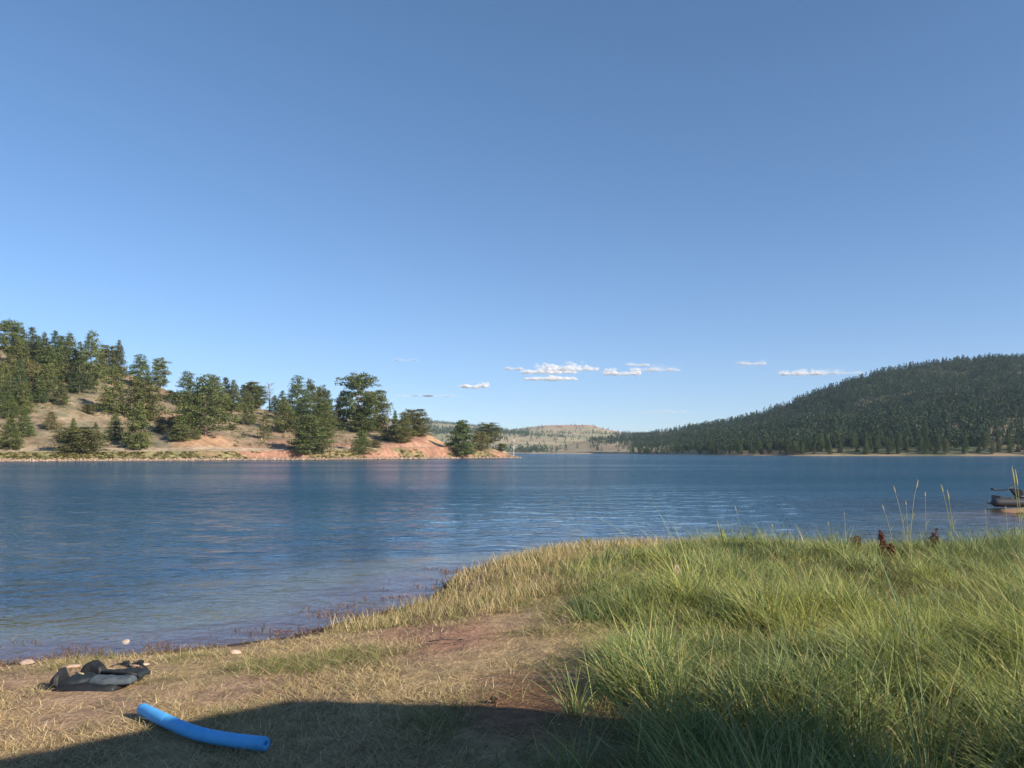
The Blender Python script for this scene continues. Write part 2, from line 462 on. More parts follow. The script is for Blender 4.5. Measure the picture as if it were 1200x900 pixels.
# ------------------------------------------------------------------ water
us = np.linspace(-1.9, 1.9, 620)
ys = np.concatenate([4.5*np.exp(np.linspace(0, math.log(70/4.5), 420)), 70*np.exp(np.linspace(0, math.log(2700/70), 60))[1:]])
U, Yw = np.meshgrid(us, ys, indexing='ij'); Xw = U*Yw
dep = np.full(Xw.shape, 3.0); m = Yw < 40
dep[m] = np.maximum(-near_z(Xw[m], Yw[m]), 0)
dep = np.where(np.abs(Xw) > 65, 3.0, dep)
fade = np.clip(dep/.25, .12, 1)*(1-.35*sstep(.3, 1.5, dep))*(1-sstep(35, 65, Yw))
ph = .8*fbm(Xw*.18, Yw*.18, 121, 3)*6
Zw = fade*.8*(.013*np.sin(2*np.pi*(Yw*.98-.17*Xw)/2.3+ph)+.007*np.sin(2*np.pi*(Yw*.95+.3*Xw)/1.13+ph*1.7+1)+.003*np.sin(2*np.pi*(Yw*.9-.43*Xw)/.61+ph*2.3)
            +.011*fbm(Xw*1.1, Yw*2.0, 123, 3)+.009*fbm(Xw*2.7, Yw*5, 125, 2))
m_, nt, out = new_mat('lake_water')
geo = N(nt, 'ShaderNodeNewGeometry').outputs['Position']
calm0 = ramp(nt, noise(nt, .03, 3, .5, geo, (.35, 1.6, 1)), [(.38, .45), (.62, 1.0)])
dwa = N(nt, 'ShaderNodeAttribute', attribute_name='depth')
dwm = N(nt, 'ShaderNodeMapRange'); nt.links.new(dwa.outputs['Fac'], dwm.inputs[0]); dwm.inputs[1].default_value = .1; dwm.inputs[2].default_value = 2.2; dwm.inputs[3].default_value = .15; dwm.inputs[4].default_value = 1
cmul = N(nt, 'ShaderNodeMath', operation='MULTIPLY'); nt.links.new(calm0, cmul.inputs[0]); nt.links.new(dwm.outputs[0], cmul.inputs[1]); calm = cmul.outputs[0]
n1 = noise(nt, 8.0, 3, .6, geo, (.9, 1.1, 1)); n2 = noise(nt, 2.6, 3, .6, geo, (.85, 1.15, 1)); n3 = noise(nt, .8, 4, .6, geo, (.6, 1.2, 1))
b1 = N(nt, 'ShaderNodeBump', i_Distance=.055); nt.links.new(n1, b1.inputs['Height']); nt.links.new(calm, b1.inputs['Strength'])
b2 = N(nt, 'ShaderNodeBump', i_Distance=.27); nt.links.new(n2, b2.inputs['Height']); nt.links.new(calm, b2.inputs['Strength']); nt.links.new(b1.outputs[0], b2.inputs['Normal'])
b3 = N(nt, 'ShaderNodeBump', i_Distance=.32, i_Strength=.8); nt.links.new(n3, b3.inputs['Height']); nt.links.new(calm, b3.inputs['Strength']); nt.links.new(b2.outputs[0], b3.inputs['Normal'])
nrm = b3.outputs[0]
fr = N(nt, 'ShaderNodeFresnel', i_IOR=1.33); nt.links.new(nrm, fr.inputs['Normal'])
gl = N(nt, 'ShaderNodeBsdfGlossy', i_Roughness=.06); gl.inputs[0].default_value = (.95, .97, 1, 1); nt.links.new(nrm, gl.inputs['Normal'])
body = N(nt, 'ShaderNodeBsdfDiffuse'); body.inputs[0].default_value = (.016, .062, .105, 1)
tr = N(nt, 'ShaderNodeBsdfTransparent'); tr.inputs[0].default_value = (.9, .92, .85, 1)
da = N(nt, 'ShaderNodeAttribute', attribute_name='depth')
mr = N(nt, 'ShaderNodeMapRange', interpolation_type='SMOOTHSTEP'); nt.links.new(da.outputs['Fac'], mr.inputs[0])
mr.inputs[1].default_value = 0.02; mr.inputs[2].default_value = 1.1; mr.inputs[3].default_value = .03; mr.inputs[4].default_value = 1
mxa = N(nt, 'ShaderNodeMixShader'); nt.links.new(mr.outputs[0], mxa.inputs[0]); nt.links.new(tr.outputs[0], mxa.inputs[1]); nt.links.new(body.outputs[0], mxa.inputs[2])
mxb = N(nt, 'ShaderNodeMixShader'); gbf = N(nt, 'ShaderNodeNewGeometry')      # seen from below there is no total reflection, as refraction is left out
frb = N(nt, 'ShaderNodeMix'); nt.links.new(gbf.outputs['Backfacing'], frb.inputs[0]); nt.links.new(fr.outputs[0], frb.inputs[2]); frb.inputs[3].default_value = .05
nt.links.new(frb.outputs[0], mxb.inputs[0]); nt.links.new(mxa.outputs[0], mxb.inputs[1]); nt.links.new(gl.outputs[0], mxb.inputs[2])
nt.links.new(mxb.outputs[0], out.inputs[0])
me = np_mesh('water', np.stack([Xw, Yw, Zw], -1).reshape(-1, 3), grid_faces(*Xw.shape), None, [m_], True, {'depth': dep.ravel()})
tag(link('water', me), 'rippled deep blue lake water', 'lake', kind='structure')

# ------------------------------------------------------------------ conifers
def crown_mesh(name, prof, t0, seed, levels, per, cl, size, cols, gap=.1, droop=.12, quads=4, flat=.55):
    """unit tree: height 1, widest radius .5; foliage built of many small clump faces along the branches"""
    r = np.random.default_rng(seed)
    V = []; C = []
    ph0 = r.uniform(0, 6.28)
    for l in range(levels):
        t = t0+(.955-t0)*(l+.3*r.uniform(-1, 1))/levels
        t_l = t; rad = prof(t)*.5
        nb = max(3, int(round(per*(.35+.65*min(1, rad/.4)))))
        for k in range(nb):
            if r.uniform() < gap: continue
            az = ph0+l*2.4+k*2*np.pi/nb+r.uniform(-.45, .45)
            L = rad*r.uniform(.62, 1.12)*(1+.22*math.sin(2*az+seed)+.15*math.sin(3*az+l*.35))
            up = (droop+.25*(t-.5))*r.uniform(.3, 1.4)
            tone = r.uniform(0, 1); t = min(.99, max(t0*.6, t_l+r.uniform(-.55, .55)/levels))
            m = max(1, int(round(cl*(.3+.7*min(1, L/.4)))))
            for q in range(m):
                f = .28+.72*(q+r.uniform(.2, 1))/m
                ctr = np.array([math.cos(az)*L*f, math.sin(az)*L*f, t+up*L*f-.08*L*f*f])
                sz = size*.52*r.uniform(.7, 1.35)
                for j in range(int(quads*5)):
                    o = ctr+r.normal(0, 1, 3)*np.array([sz*1.35, sz*1.35, sz*min(1.0, flat*1.35)])
                    d1 = r.normal(0, 1, 3); d1[2] *= .45; d1 += .6*np.array([math.cos(az), math.sin(az), .35]); d1 /= np.linalg.norm(d1)
                    d2 = np.cross(d1, r.normal(0, 1, 3)); d2 /= np.linalg.norm(d2)+1e-6
                    a_, b_ = sz*r.uniform(.6, 1.1), sz*r.uniform(.25, .5)
                    V += [o-d1*a_*.6, o-d2*b_, o+d1*a_, o+d2*b_*.8]
                    cmix = np.clip(tone+.25*r.normal(), 0, 1)
                    cv = cols[0]*(1-cmix)+cols[1]*cmix
                    if r.uniform() < .04: cv = cols[2]
                    C += [cv]*4
    V = np.array(V); n = len(V)//4
    V[:, 2] = np.where(V[:, 2] > 1.0, 1.0-.6*(V[:, 2]-1.0), V[:, 2])
    V[:, 2] = np.maximum(V[:, 2], .005)
    Q = np.arange(n*4).reshape(-1, 4)
    return np_mesh(name, V, Q, np.array(C), [M_NEEDLE])

def trunk_mesh(name, t0, seed, top=.93, rb=.028, lean=.0, limbs=14, m=None, prof=None, lr=.006, bare=False):
    r = np.random.default_rng(seed); mb = MB()
    z = np.linspace(-.04, top, 12)
    wob = np.stack([lean*z**2+.008*np.sin(z*7+seed), .008*np.cos(z*6+seed), z], -1)
    mb.tube(wob, rb*(1-z/top*.88)*np.where(z < .03, 1.25, 1), 7)
    for k in range(limbs):
        t = t0+(top-t0)*(k+.5)/limbs*.95; az = k*2.4+r.uniform(-.4, .4)
        L = (prof(t) if prof else .6)*.5*r.uniform(.6, .9)
        s = np.linspace(0, 1, 5)[:, None]
        b0 = np.array([lean*t*t, 0, t])
        rise = r.uniform(.15, .6) if bare else .1
        path = b0+s*np.array([math.cos(az)*L, math.sin(az)*L, rise*L])+np.sin(s*3.1)*np.array([0, 0, .04*L*(1 if bare else -1)])
        mb.tube(path, lr*(1-.8*s[:, 0]), 4)
        if bare:
            for q in range(4):
                f = r.uniform(.3, .95); p0 = b0+f*np.array([math.cos(az)*L, math.sin(az)*L, rise*L])
                a2 = az+r.uniform(-1.2, 1.2); l2 = L*r.uniform(.25, .5)
                mb.tube(np.array([p0, p0+np.array([math.cos(a2)*l2*.5, math.sin(a2)*l2*.5, l2*.25]), p0+np.array([math.cos(a2)*l2, math.sin(a2)*l2, l2*r.uniform(.3, .8)])]), [lr*.5, lr*.4, lr*.15], 3)
    return mb.mesh(name, [m or M_BARK])

A = lambda *c: np.array(lin(*c))
DK = (A(66, 82, 52), A(92, 106, 62), A(112, 104, 68))
MD = (A(80, 94, 54), A(116, 124, 70), A(126, 112, 72))
OL = (A(92, 98, 58), A(122, 122, 72), A(128, 108, 72))
GR = (A(70, 92, 48), A(100, 122, 62), A(112, 112, 64))
def p_fir(t): return max(.02, (1-t)**.92*(1 if t > .08 else .8))
def p_pine(t): return max(.05, min(1, (t-.02)*3.2+.35)*(1-t**1.5)**.85)
def p_old(t): return max(.06, math.exp(-((t-.52)/.34)**2)*1.0 if t < .52 else (1-((t-.52)/.5)**2.2)**.6 if t < 1 else .06)
def p_round(t): return max(.06, math.sqrt(max(0, 1-(1.6*(t-.38))**2)))
def p_tear(t): return max(.05, min(1, t*3.5+.45)*(1-t**1.7)**.7)
def p_wide(t): return max(.06, min(1, t*2+.72)*(1-t**1.35)**.8)
PROTO = {}
def proto(kind, variants):
    PROTO[kind] = variants
def mk(kind, prof, t0, cols, levels, per, cl, size, gap, n, rb=.028, tt0=None, flat=.55, limbs=14, lean=0):
    v = []
    for i in range(n):
        sd = hash_kind[kind]*31+i*7+3
        v.append((crown_mesh(kind+'_crown', prof, t0, sd, levels, per, cl, size, cols, gap, flat=flat),
                  trunk_mesh(kind+'_trunk', tt0 or t0, sd+1, rb=rb, limbs=limbs, prof=prof, lean=lean)))
    proto(kind, v)
hash_kind = {k: i+1 for i, k in enumerate(['fir', 'dark', 'pine', 'olive', 'old', 'round', 'tear', 'wide', 'slim', 'shrub', 'far'])}
mk('fir', p_fir, .05, MD, 20, 8, 5, .045, .06, 3)
mk('dark', p_fir, .06, DK, 20, 8, 5, .045, .05, 2)
mk('pine', p_pine, .12, MD, 16, 8, 5, .05, .12, 3, rb=.026)
mk('olive', p_pine, .10, OL, 16, 8, 5, .05, .12, 2, rb=.026)
mk('old', p_old, .22, MD, 13, 8, 6, .05, .16, 2, rb=.034, limbs=20, flat=.45)
mk('round', p_round, .03, OL, 13, 9, 6, .06, .06, 2)
mk('tear', p_tear, .02, GR, 16, 9, 5, .05, .03, 1, rb=.03)
mk('wide', p_wide, .03, MD, 15, 10, 6, .05, .08, 2)
mk('slim', p_pine, .16, OL, 14, 6, 4, .05, .22, 1, rb=.022)
mk('shrub', p_round, .0, OL, 8, 8, 4, .09, .08, 3, rb=.03, limbs=6)
mk('far', p_fir, .04, DK, 13, 7, 4, .07, .06, 4, limbs=0)

def plant_tree(name, kind, i, loc, w, h, rz, label, cat, group=None, tint=None):
    e = empty(name, loc, rz); e.scale = (w, w, h)
    cm, tm = PROTO[kind][i % len(PROTO[kind])]
    t = link('trunk', tm, e); cr = link('crown', cm, e)
    if not tint: tint = (.80, .80, .80)
    if tint: cr.color = (*tint, 1)
    tag(e, label, cat, group); return e

def left_hit(px, py):
    Y = np.arange(158, 345, .25); z, t, s, zr = left_z(np.full_like(Y, px), Y)
    row = HY-(z-ZC)/Y*F
    k = np.where((row <= py) & (t > 0))[0]
    if len(k) == 0:
        k = int(np.argmin(row))
    else: k = k[0]
    return Y[k], z[k]

# px, row of the base, row of the top, width in photo pixels, kind, label
LT = [
 (11, 425, 374, 30, 'old', 'tall open-crowned pine with a bare upper trunk, at the left end of the hill crest'),
 (26, 420, 381, 20, 'dark', 'dark pointed fir on the crest just right of the leftmost open-crowned pine'),
 (38, 424, 381, 20, 'dark', 'dark slender fir second to the right of the open-crowned crest pine'),
 (52, 428, 388, 18, 'fir', 'lower fir in a dip of the crest line, third from the open-crowned pine'),
 (65, 430, 385, 23, 'dark', 'twin-looking dark fir rising mid crest left of the large cone-shaped fir'),
 (82, 448, 387, 33, 'fir', 'large cone-shaped fir with green lit boughs on the hill crest'),
 (94, 440, 398, 18, 'dark', 'dark fir half hidden between the cone-shaped fir and the tallest crest pine'),
 (107, 457, 383, 30, 'pine', 'tallest crest pine with layered boughs at the top of the bare slope'),
 (93, 461, 415, 26, 'dark', 'dark fir with low boughs at the foot of the tallest crest pine'),
 (127, 440, 404, 20, 'round', 'rounded dark pine on the skyline right of the tallest crest pine'),
 (140, 442, 396, 17, 'fir', 'narrow spire-topped fir on the skyline above the bare slope'),
 (164, 455, 413, 29, 'pine', 'broad layered pine on the skyline right of the narrow spire fir'),
 (188, 462, 419, 19, 'old', 'thin see-through pine standing alone on the skyline with sky through its trunk'),
 (134, 484, 427, 36, 'fir', 'big dark fir standing in the middle of the upper bare slope'),
 (169, 492, 446, 34, 'round', 'broad olive rounded pine right of the big mid-slope fir'),
 (162, 526, 468, 32, 'wide', 'big bushy pine reaching down to the track below the olive rounded pine'),
 (135, 516, 481, 18, 'fir', 'slim young fir left of the big bushy pine by the track'),
 (29, 511, 476, 22, 'fir', 'bright green young fir low on the slope near the left edge'),
 (13, 527, 488, 26, 'wide', 'grey-green bushy fir lowest on the slope at the left edge'),
 (86, 522, 488, 17, 'fir', 'small pointed fir poking out above the wide bush beside the track'),
 (93, 529, 500, 44, 'round', 'wide low juniper bush touching the track on the left'),
 (60, 504, 481, 18, 'olive', 'small olive pine alone on the left bare slope above the wide juniper'),
 (105, 485, 472, 12, 'shrub', 'small pale bush on the upper bare slope left of the big fir'),
 (112, 503, 494, 6, 'fir', 'tiny seedling pine on the bare slope above the wide juniper'),
 (187, 507, 487, 17, 'olive', 'olive sapling just right of the big bushy trackside pine'),
 (201, 504, 488, 14, 'shrub', 'dark round bush between the olive sapling and the large layered pine'),
 (210, 517, 497, 22, 'round', 'round green bush just above the orange sand mound'),
 (230, 515, 503, 9, 'shrub', 'small dark shrub under the large layered pine above the sand mound'),
 (220, 478, 432, 30, 'pine', 'flat-topped pine leaning out left of the large layered pine'),
 (241, 510, 434, 54, 'pine', 'largest layered pine of the clump above the orange sand mound'),
 (251, 480, 437, 30, 'fir', 'pointed fir behind the right shoulder of the largest layered pine'),
 (219, 502, 459, 26, 'wide', 'bushy pine at the left foot of the largest layered pine'),
 (265, 480, 440, 19, 'dark', 'dark pointed fir of the pair right of the large layered clump'),
 (274, 482, 443, 21, 'fir', 'lighter fir of the pair right of the large layered clump'),
 (285, 478, 449, 16, 'dark', 'dark low pine on the skyline between the fir pair and the grey bare tree'),
 (296, 478, 447, 24, 'round', 'rounded pine on the skyline just left of the grey bare tree'),
 (305, 480, 452, 16, 'old', 'brownish thin pine close to the left of the grey bare tree'),
 (292, 497, 457, 18, 'fir', 'lone narrow fir casting a dark shadow left on the pale slope'),
 (272, 504, 497, 9, 'shrub', 'low round shrub on the pale slope left of the lone narrow fir'),
 (311, 515, 480, 21, 'slim', 'thin pale sapling with its stem showing, below the bare tree'),
 (203, 468, 458, 13, 'shrub', 'low green bush on the saddle between the see-through pine and the layered clump'),
 (12, 452, 413, 28, 'olive', 'olive pine below the open-crowned pine at the left edge'),
 (40, 466, 420, 29, 'olive', 'broad olive pine in the middle of the left wood below the crest firs'),
 (56, 471, 424, 28, 'olive', 'second broad olive pine of the left wood beside the bare slope'),
 (12, 482, 437, 28, 'dark', 'dark fir behind the lowest firs at the left edge'),
 (24, 468, 419, 18, 'dark', 'dark spire between the two olive pines of the left wood'),
 (46, 472, 445, 20, 'dark', 'short dark fir in front of the broad olive pines'),
 (73, 475, 447, 18, 'olive', 'short olive pine at the right corner of the left wood above the bare slope'),
 (10, 490, 456, 20, 'fir', 'mid-green fir low in the left wood at the picture edge'),
 (28, 486, 446, 20, 'fir', 'mid-green fir low in the left wood beside the bare slope'),
 (4, 470, 420, 24, 'pine', 'pine cut by the left picture edge below the crest'),
 (18, 415, 386, 18, 'dark', 'dark fir crown peeping between the open-crowned crest pine and its right neighbour'),
 (45, 418, 392, 18, 'dark', 'short dark fir filling the gap between the second and third crest firs'),
 (73, 424, 392, 20, 'dark', 'dark fir just left of the large cone-shaped crest fir, partly behind it'),
 (118, 444, 412, 18, 'pine', 'low pine on the skyline between the tallest crest pine and the rounded pine'),
 (58, 448, 402, 30, 'fir', 'broad fir in the heart of the left wood below the dip in the crest'),
 (26, 446, 400, 28, 'fir', 'broad fir below the crest near the left end of the wood'),
 (331, 482, 456, 14, 'dark', 'small dark fir just right of the grey bare tree'),
 (322, 482, 462, 14, 'fir', 'short fir at the foot of the grey bare tree'),
 (349, 494, 437, 30, 'pine', 'taller left pine of the central group left of the old domed pine'),
 (364, 494, 441, 26, 'pine', 'second tall pine of the central group, close beside the taller one'),
 (376, 490, 451, 16, 'round', 'round-headed pine peeking out behind the second tall central pine'),
 (385, 494, 455, 13, 'dark', 'narrow dark fir between the central group and the old domed pine'),
 (379, 504, 464, 30, 'fir', 'green fir in front of the narrow dark fir in the central group'),
 (396, 499, 468, 15, 'slim', 'brownish thin pine between the central group and the old domed pine'),
 (402, 499, 455, 24, 'pine', 'leaning pine at the left side of the old domed pine'),
 (420, 506, 435, 40, 'old', 'old domed pine with open crown, tallest at the right end of the hill'),
 (440, 504, 457, 27, 'round', 'dense rounded pine pressed to the right side of the old domed pine'),
 (424, 506, 476, 34, 'wide', 'dense low pine in front of the old domed pine trunk'),
 (334, 508, 465, 27, 'pine', 'mid-slope pine left of the large spreading trackside pine'),
 (352, 502, 470, 26, 'dark', 'dark fir behind the large spreading trackside pine'),
 (363, 532, 484, 50, 'wide', 'large spreading pine beside the track with a dark shadow at its left'),
 (378, 514, 489, 28, 'wide', 'bushy pine behind the right shoulder of the large spreading trackside pine'),
 (424, 533, 503, 21, 'tear', 'bright green teardrop-shaped young pine below the track'),
 (440, 525, 515, 10, 'shrub', 'small shrub on the red slope right of the teardrop pine'),
 (453, 516, 504, 13, 'shrub', 'pale shrub at the foot of the grey snag on the red slope'),
 (463, 514, 479, 14, 'fir', 'slim left fir of the clump on top of the red cutbank'),
 (473, 517, 480, 22, 'pine', 'middle pine of the clump on top of the red cutbank'),
 (487, 511, 479, 26, 'round', 'rounded right pine of the clump on top of the red cutbank'),
 (471, 518, 503, 17, 'shrub', 'bush on the red cutbank under the middle pine'),
 (541, 534, 490, 36, 'wide', 'full bushy pine standing alone at the water on the point'),
 (572, 526, 495, 27, 'old', 'gnarled pine with a pale trunk near the tip of the point'),
 (562, 527, 504, 16, 'shrub', 'dark bush between the full bushy pine and the gnarled pine on the point'),
 (588, 528, 519, 9, 'shrub', 'low bush right of the gnarled pine on the point'),
]
for i, (px, yb, yt, w, kind, label) in enumerate(LT):
    Y, z = left_hit(px, yb)
    X = (px-CX)/F*Y
    top = ZC+Y*(HY-yt)/F
    h = max(top-z, (yb-yt)*.6/F*Y)
    wm = w/F*Y*(1.55 if kind in ('fir', 'dark') else 1.3)
    small = kind == 'shrub'
    plant_tree('shrub' if small else 'pine_tree', kind, i*3+i//4, (X, Y, z-.05), wm, h, random.uniform(0, 6.28), label, 'shrub' if small else 'tree', 'shrubs on the hillside across the lake' if small else 'pines on the hillside across the lake')

def snag(px, yb, yt, w, label, m, seed, limbs, lr=.012):
    Y, z = left_hit(px, yb); h = (yb-yt)/F*Y
    e = empty('dead_tree', ((px-CX)/F*Y, Y, z), seed*.7); e.scale = (w/F*Y, w/F*Y, h)
    link('trunk', trunk_mesh('dead_trunk', .3, seed, top=1, rb=.035, limbs=limbs, m=m, lr=lr, bare=True, lean=.05), e)
    tag(e, label, 'dead tree', 'bare trees on the hillside across the lake')
snag(316, 480, 448, 26, 'grey leafless tree with many fine branches on the hill skyline', M_GREYWOOD, 5, 26, .010)
snag(454, 508, 478, 9, 'thin grey snag on the red slope between the old domed pine and the cutbank clump', M_GREYWOOD, 8, 8, .02)
snag(602, 534, 511, 15, 'bleached white dead tree at the tip of the point', M_DEADWOOD, 11, 9, .03)

# tufts of sage and bunch grass on the slope: nobody could count them
def tile(V0, Q0, pos, sc, rz, C0, tint):
    n = len(pos); k = len(V0)
    c_, s_ = np.cos(rz), np.sin(rz)
    X = V0[None, :, 0]*sc[:, :1]; Y = V0[None, :, 1]*sc[:, :1]; Z = V0[None, :, 2]*sc[:, 1:2]
    V = np.stack([X*c_[:, None]-Y*s_[:, None], X*s_[:, None]+Y*c_[:, None], Z], -1)+pos[:, None, :]
    Q = (Q0[None]+(np.arange(n)*k)[:, None, None]).reshape(-1, Q0.shape[1])
    C = (C0[None]*tint[:, None, :])
    return V.reshape(-1, 3), Q, C.reshape(-1, 3)

def raw_clump(seed, n, prof, size, c0, c1, t0=.0, flat=.6):
    r = np.random.default_rng(seed); V = []; C = []
    for k in range(n):
        t = t0+(1-t0)*r.uniform()**1.25; a_ = r.uniform(0, 6.28); rad = prof(t)*.5*math.sqrt(r.uniform(.25, 1))
        o = np.array([math.cos(a_)*rad, math.sin(a_)*rad, t]); sz = size*r.uniform(.7, 1.3)
        d1 = r.normal(0, 1, 3)+.7*np.array([math.cos(a_), math.sin(a_), .2]); d1[2] *= flat; d1 /= np.linalg.norm(d1)
        d2 = np.cross(d1, r.normal(0, 1, 3)); d2 /= np.linalg.norm(d2)+1e-6
        V += [o-d1*sz*.6, o-d2*sz*.5, o+d1*sz, o+d2*sz*.45]
        m = r.uniform(); C += [np.asarray(c0)*(1-m)+np.asarray(c1)*m]*4
    V = np.array(V); V[:, 2] = np.clip(V[:, 2], 0, 1.02)
    return V, np.arange(len(V)).reshape(-1, 4), np.array(C)

n = 2600
px = RNG.uniform(-60, 600, n); t = 14+RNG.uniform(0, 1, n)**.9*115
Y = ZC*F/(interp(px, L_SH)-HY)+t
z, t_, s_, zr_ = left_z(px, Y)
keep = (z > 1.5) & (fbm((px-CX)/F*Y*.08, Y*.08, 131) > -.06) & (~((np.abs(px-488) < 36) & (t < 34))) & (~((np.abs(px-238) < 32) & (t < 32))) & (Y < interp(px, L_Y1)+10)
px, Y, z = px[keep], Y[keep], z[keep]; X = (px-CX)/F*Y; n = len(px)
V0, Q0, C0 = raw_clump(3, 26, p_round, .3, A(128, 124, 92), A(162, 150, 112))
sc = np.stack([RNG.uniform(.5, 1.6, n), RNG.uniform(.3, .85, n)], -1)
tint = np.where(RNG.uniform(size=n)[:, None] < .3, np.array([[.62, .72, .55]]), np.array([[1.0, 1.0, 1.0]]))*RNG.uniform(.8, 1.15, (n, 1))
V, Q, C = tile(V0, Q0, np.stack([X, Y, z-.05], -1), sc, RNG.uniform(0, 6.28, n), C0, tint)
tag(link('sagebrush', np_mesh('sagebrush', V, Q, C, [M_FOREST])), 'low grey-green sagebrush and bunch grass scattered over the dry hillside', 'brush', kind='stuff')

# grass strip and pale stones along the far bank
n = 900
px = RNG.uniform(-60, 600, n); t = RNG.uniform(2.4, 5.6, n); Y = ZC*F/(interp(px, L_SH)-HY)+t; z, *_ = left_z(px, Y); X = (px-CX)/F*Y
keep = (fbm(X*.12, Y*.3, 93) > np.where(px < 230, -.2, .06)) & (z > .2); X, Y, z = X[keep], Y[keep], z[keep]; n = len(X)
V, Q, C = tile(V0, Q0, np.stack([X, Y, z-.05], -1), np.stack([RNG.uniform(.6, 1.5, n), RNG.uniform(.15, .38, n)], -1), RNG.uniform(0, 6.28, n), C0, np.array([[.95, .98, .66]])*RNG.uniform(.8, 1.1, (n, 1)))
tag(link('bank_grass', np_mesh('bank_grass', V, Q, C, [M_FOREST])), 'strip of yellow-green grass on the far bank below the dirt track', 'grass', kind='stuff')

def stone_raw(seed, sub=1):
    bm = bmesh.new(); bmesh.ops.create_icosphere(bm, subdivisions=sub, radius=.5)
    r = np.random.default_rng(seed)
    V = np.array([v.co for v in bm.verts]); T = np.array([[v.index for v in f.verts] for f in bm.faces]); bm.free()
    d = np.array([.75+.5*vnoise(v[0]*2.3+seed, v[1]*2.3+v[2]*1.7, seed) for v in V])
    return V*d[:, None]*np.array([1, .8, .62]), T
SV, ST = stone_raw(2)
n = 1300
px = RNG.uniform(-40, 612, n); t = RNG.uniform(.1, 3.0, n); Y = ZC*F/(interp(px, L_SH)-HY)+t; z, *_ = left_z(px, Y); X = (px-CX)/F*Y
V, Q, C = tile(SV, ST, np.stack([X, Y, z+.05], -1), np.stack([RNG.uniform(.2, .8, n)**1.5*1.1+.1]*2, -1), RNG.uniform(0, 6.28, n), np.tile(A(178, 154, 134), (len(SV), 1)), RNG.uniform(.45, 1.05, (n, 1)))
M_STONE = ground_mat('shore_stone', 60, 8, .004, .25)
tag(link('shore_rocks', np_mesh('shore_rocks', V, Q, C, [M_STONE])), 'pale rubble of stones along the far waterline', 'stones', kind='stuff')

# ------------------------------------------------------------------ right wood
FARP = []
for i in range(3): FARP.append(raw_clump(20+i, 74, p_fir, .125, A(54, 72, 54), A(84, 102, 68), .08, .5))
FARP.append(raw_clump(29, 66, p_tear, .14, A(66, 82, 52), A(92, 108, 62), .1, .5))
def far_trees(X, Y, z, h, name, label, dead=.03, wr=.5, tone=1.0):
    n = len(X); which = RNG.integers(0, len(FARP), n); Vs = []; Qs = []; Cs = []; off = 0
    for k, (V0, Q0, C0) in enumerate(FARP):
        m = which == k; q = m.sum()
        if not q: continue
        tint = RNG.uniform(.75, 1.2, (q, 1))*np.array([[.94, 1, 1.1]])*tone
        gray = RNG.uniform(size=q) < dead
        tint = np.where(gray[:, None], np.array([[2.0, 1.55, 1.7]])*tint, tint)
        V, Q, C = tile(V0, Q0, np.stack([X[m], Y[m], z[m]-.2], -1), np.stack([h[m]*wr*RNG.uniform(.8, 1.25, q), h[m]], -1), RNG.uniform(0, 6.28, q), C0, tint)
        Vs.append(V); Qs.append(Q+off); Cs.append(C); off += len(V)
    return tag(link(name, np_mesh(name, np.concatenate(Vs), np.concatenate(Qs), np.concatenate(Cs), [M_FOREST])), label, 'wood', kind='stuff')

n = 23000
px = 690+RNG.uniform(0, 1, n)**.85*760; s = RNG.uniform(0, 1.04, n)
ysh = ZC*F/(interp(px, R_SH)-HY); Y1 = interp(px, R_Y1); Y = ysh+8+s*(Y1-ysh-8); z, t, s2 = right_z(px, Y); X = (px-CX)/F*Y
dens = np.clip(sstep(715, 800, px+70*fbm(X*.008, Y*.008, 105)+130*(s-.35)), .05, 1)*np.where(fbm(X*.016, Y*.016, 137) > .17, .45, 1)
keep = (RNG.uniform(size=n) < dens) & (t > 20)
hgt = RNG.uniform(3.4, 7.2, n)*np.where(px < 800, .85, 1)
far_trees(X[keep], Y[keep], z[keep], hgt[keep], 'pine_wood', 'dark pine wood covering the hill on the right', .06, .6, .70)
# front rank along the shore: individual trees
n = 1500
px = RNG.uniform(735, 1270, n); t = 3.5+RNG.uniform(0, 1, n)**1.3*30
ysh = ZC*F/(interp(px, R_SH)-HY); Y = ysh+t; z, *_ = right_z(px, Y); X = (px-CX)/F*Y
keep = (RNG.uniform(size=n) < np.where(px < 860, .35, 1)); order = np.where(keep)[0]
pts = []
for i in order:
    if all((X[i]-a_)**2+(Y[i]-b_)**2 > 4.2**2 for a_, b_ in pts) :
        pts.append((X[i], Y[i]))
        h = random.uniform(4.0, 8.5)*(1 if px[i] > 860 else .8)
        k = random.random()
        kind = 'far' if k < .62 else 'fir' if k < .8 else 'tear' if k < .9 else 'olive'
        plant_tree('pine_tree', kind, random.randrange(9), (X[i], Y[i], z[i]-.1), h*random.uniform(.42, .62), h, random.uniform(0, 6.28),
                   'dark pine in the front rank of the wood along the far right shore', 'tree', 'pines in the front rank along the far right shore', tint=(.7, .75, .7))
    if len(pts) >= 215: break

# distant scattered trees
n = 16000
px = RNG.uniform(470, 830, n); Y = RNG.uniform(930, 2560, n); z, t = far_z(px, Y); X = (px-CX)/F*Y
band = np.exp(-((Y-1800)/110)**2)*.9
row = HY-(z-ZC)/Y*F
dens = .03+band*sstep(0, .2, fbm(X*.004+3, Y*.004, 141)+.15)+.65*(px < 620)*(Y > 1600)*sstep(-.1, .1, fbm(X*.005, Y*.005, 143)+.05)+.35*sstep(690, 760, px)
dens = np.where((px > 622) & (Y > 2100), .035, dens)
dens = np.where((t > 12) & (t < 120) & (px < 655), .5, dens)
keep = (RNG.uniform(size=n) < dens) & (t > 10)
far_trees(X[keep], Y[keep], z[keep], RNG.uniform(3.5, 8.0, n)[keep], 'scattered_trees', 'scattered dark trees and tree belts on the low hills beyond the lake', .0, .75, .9)

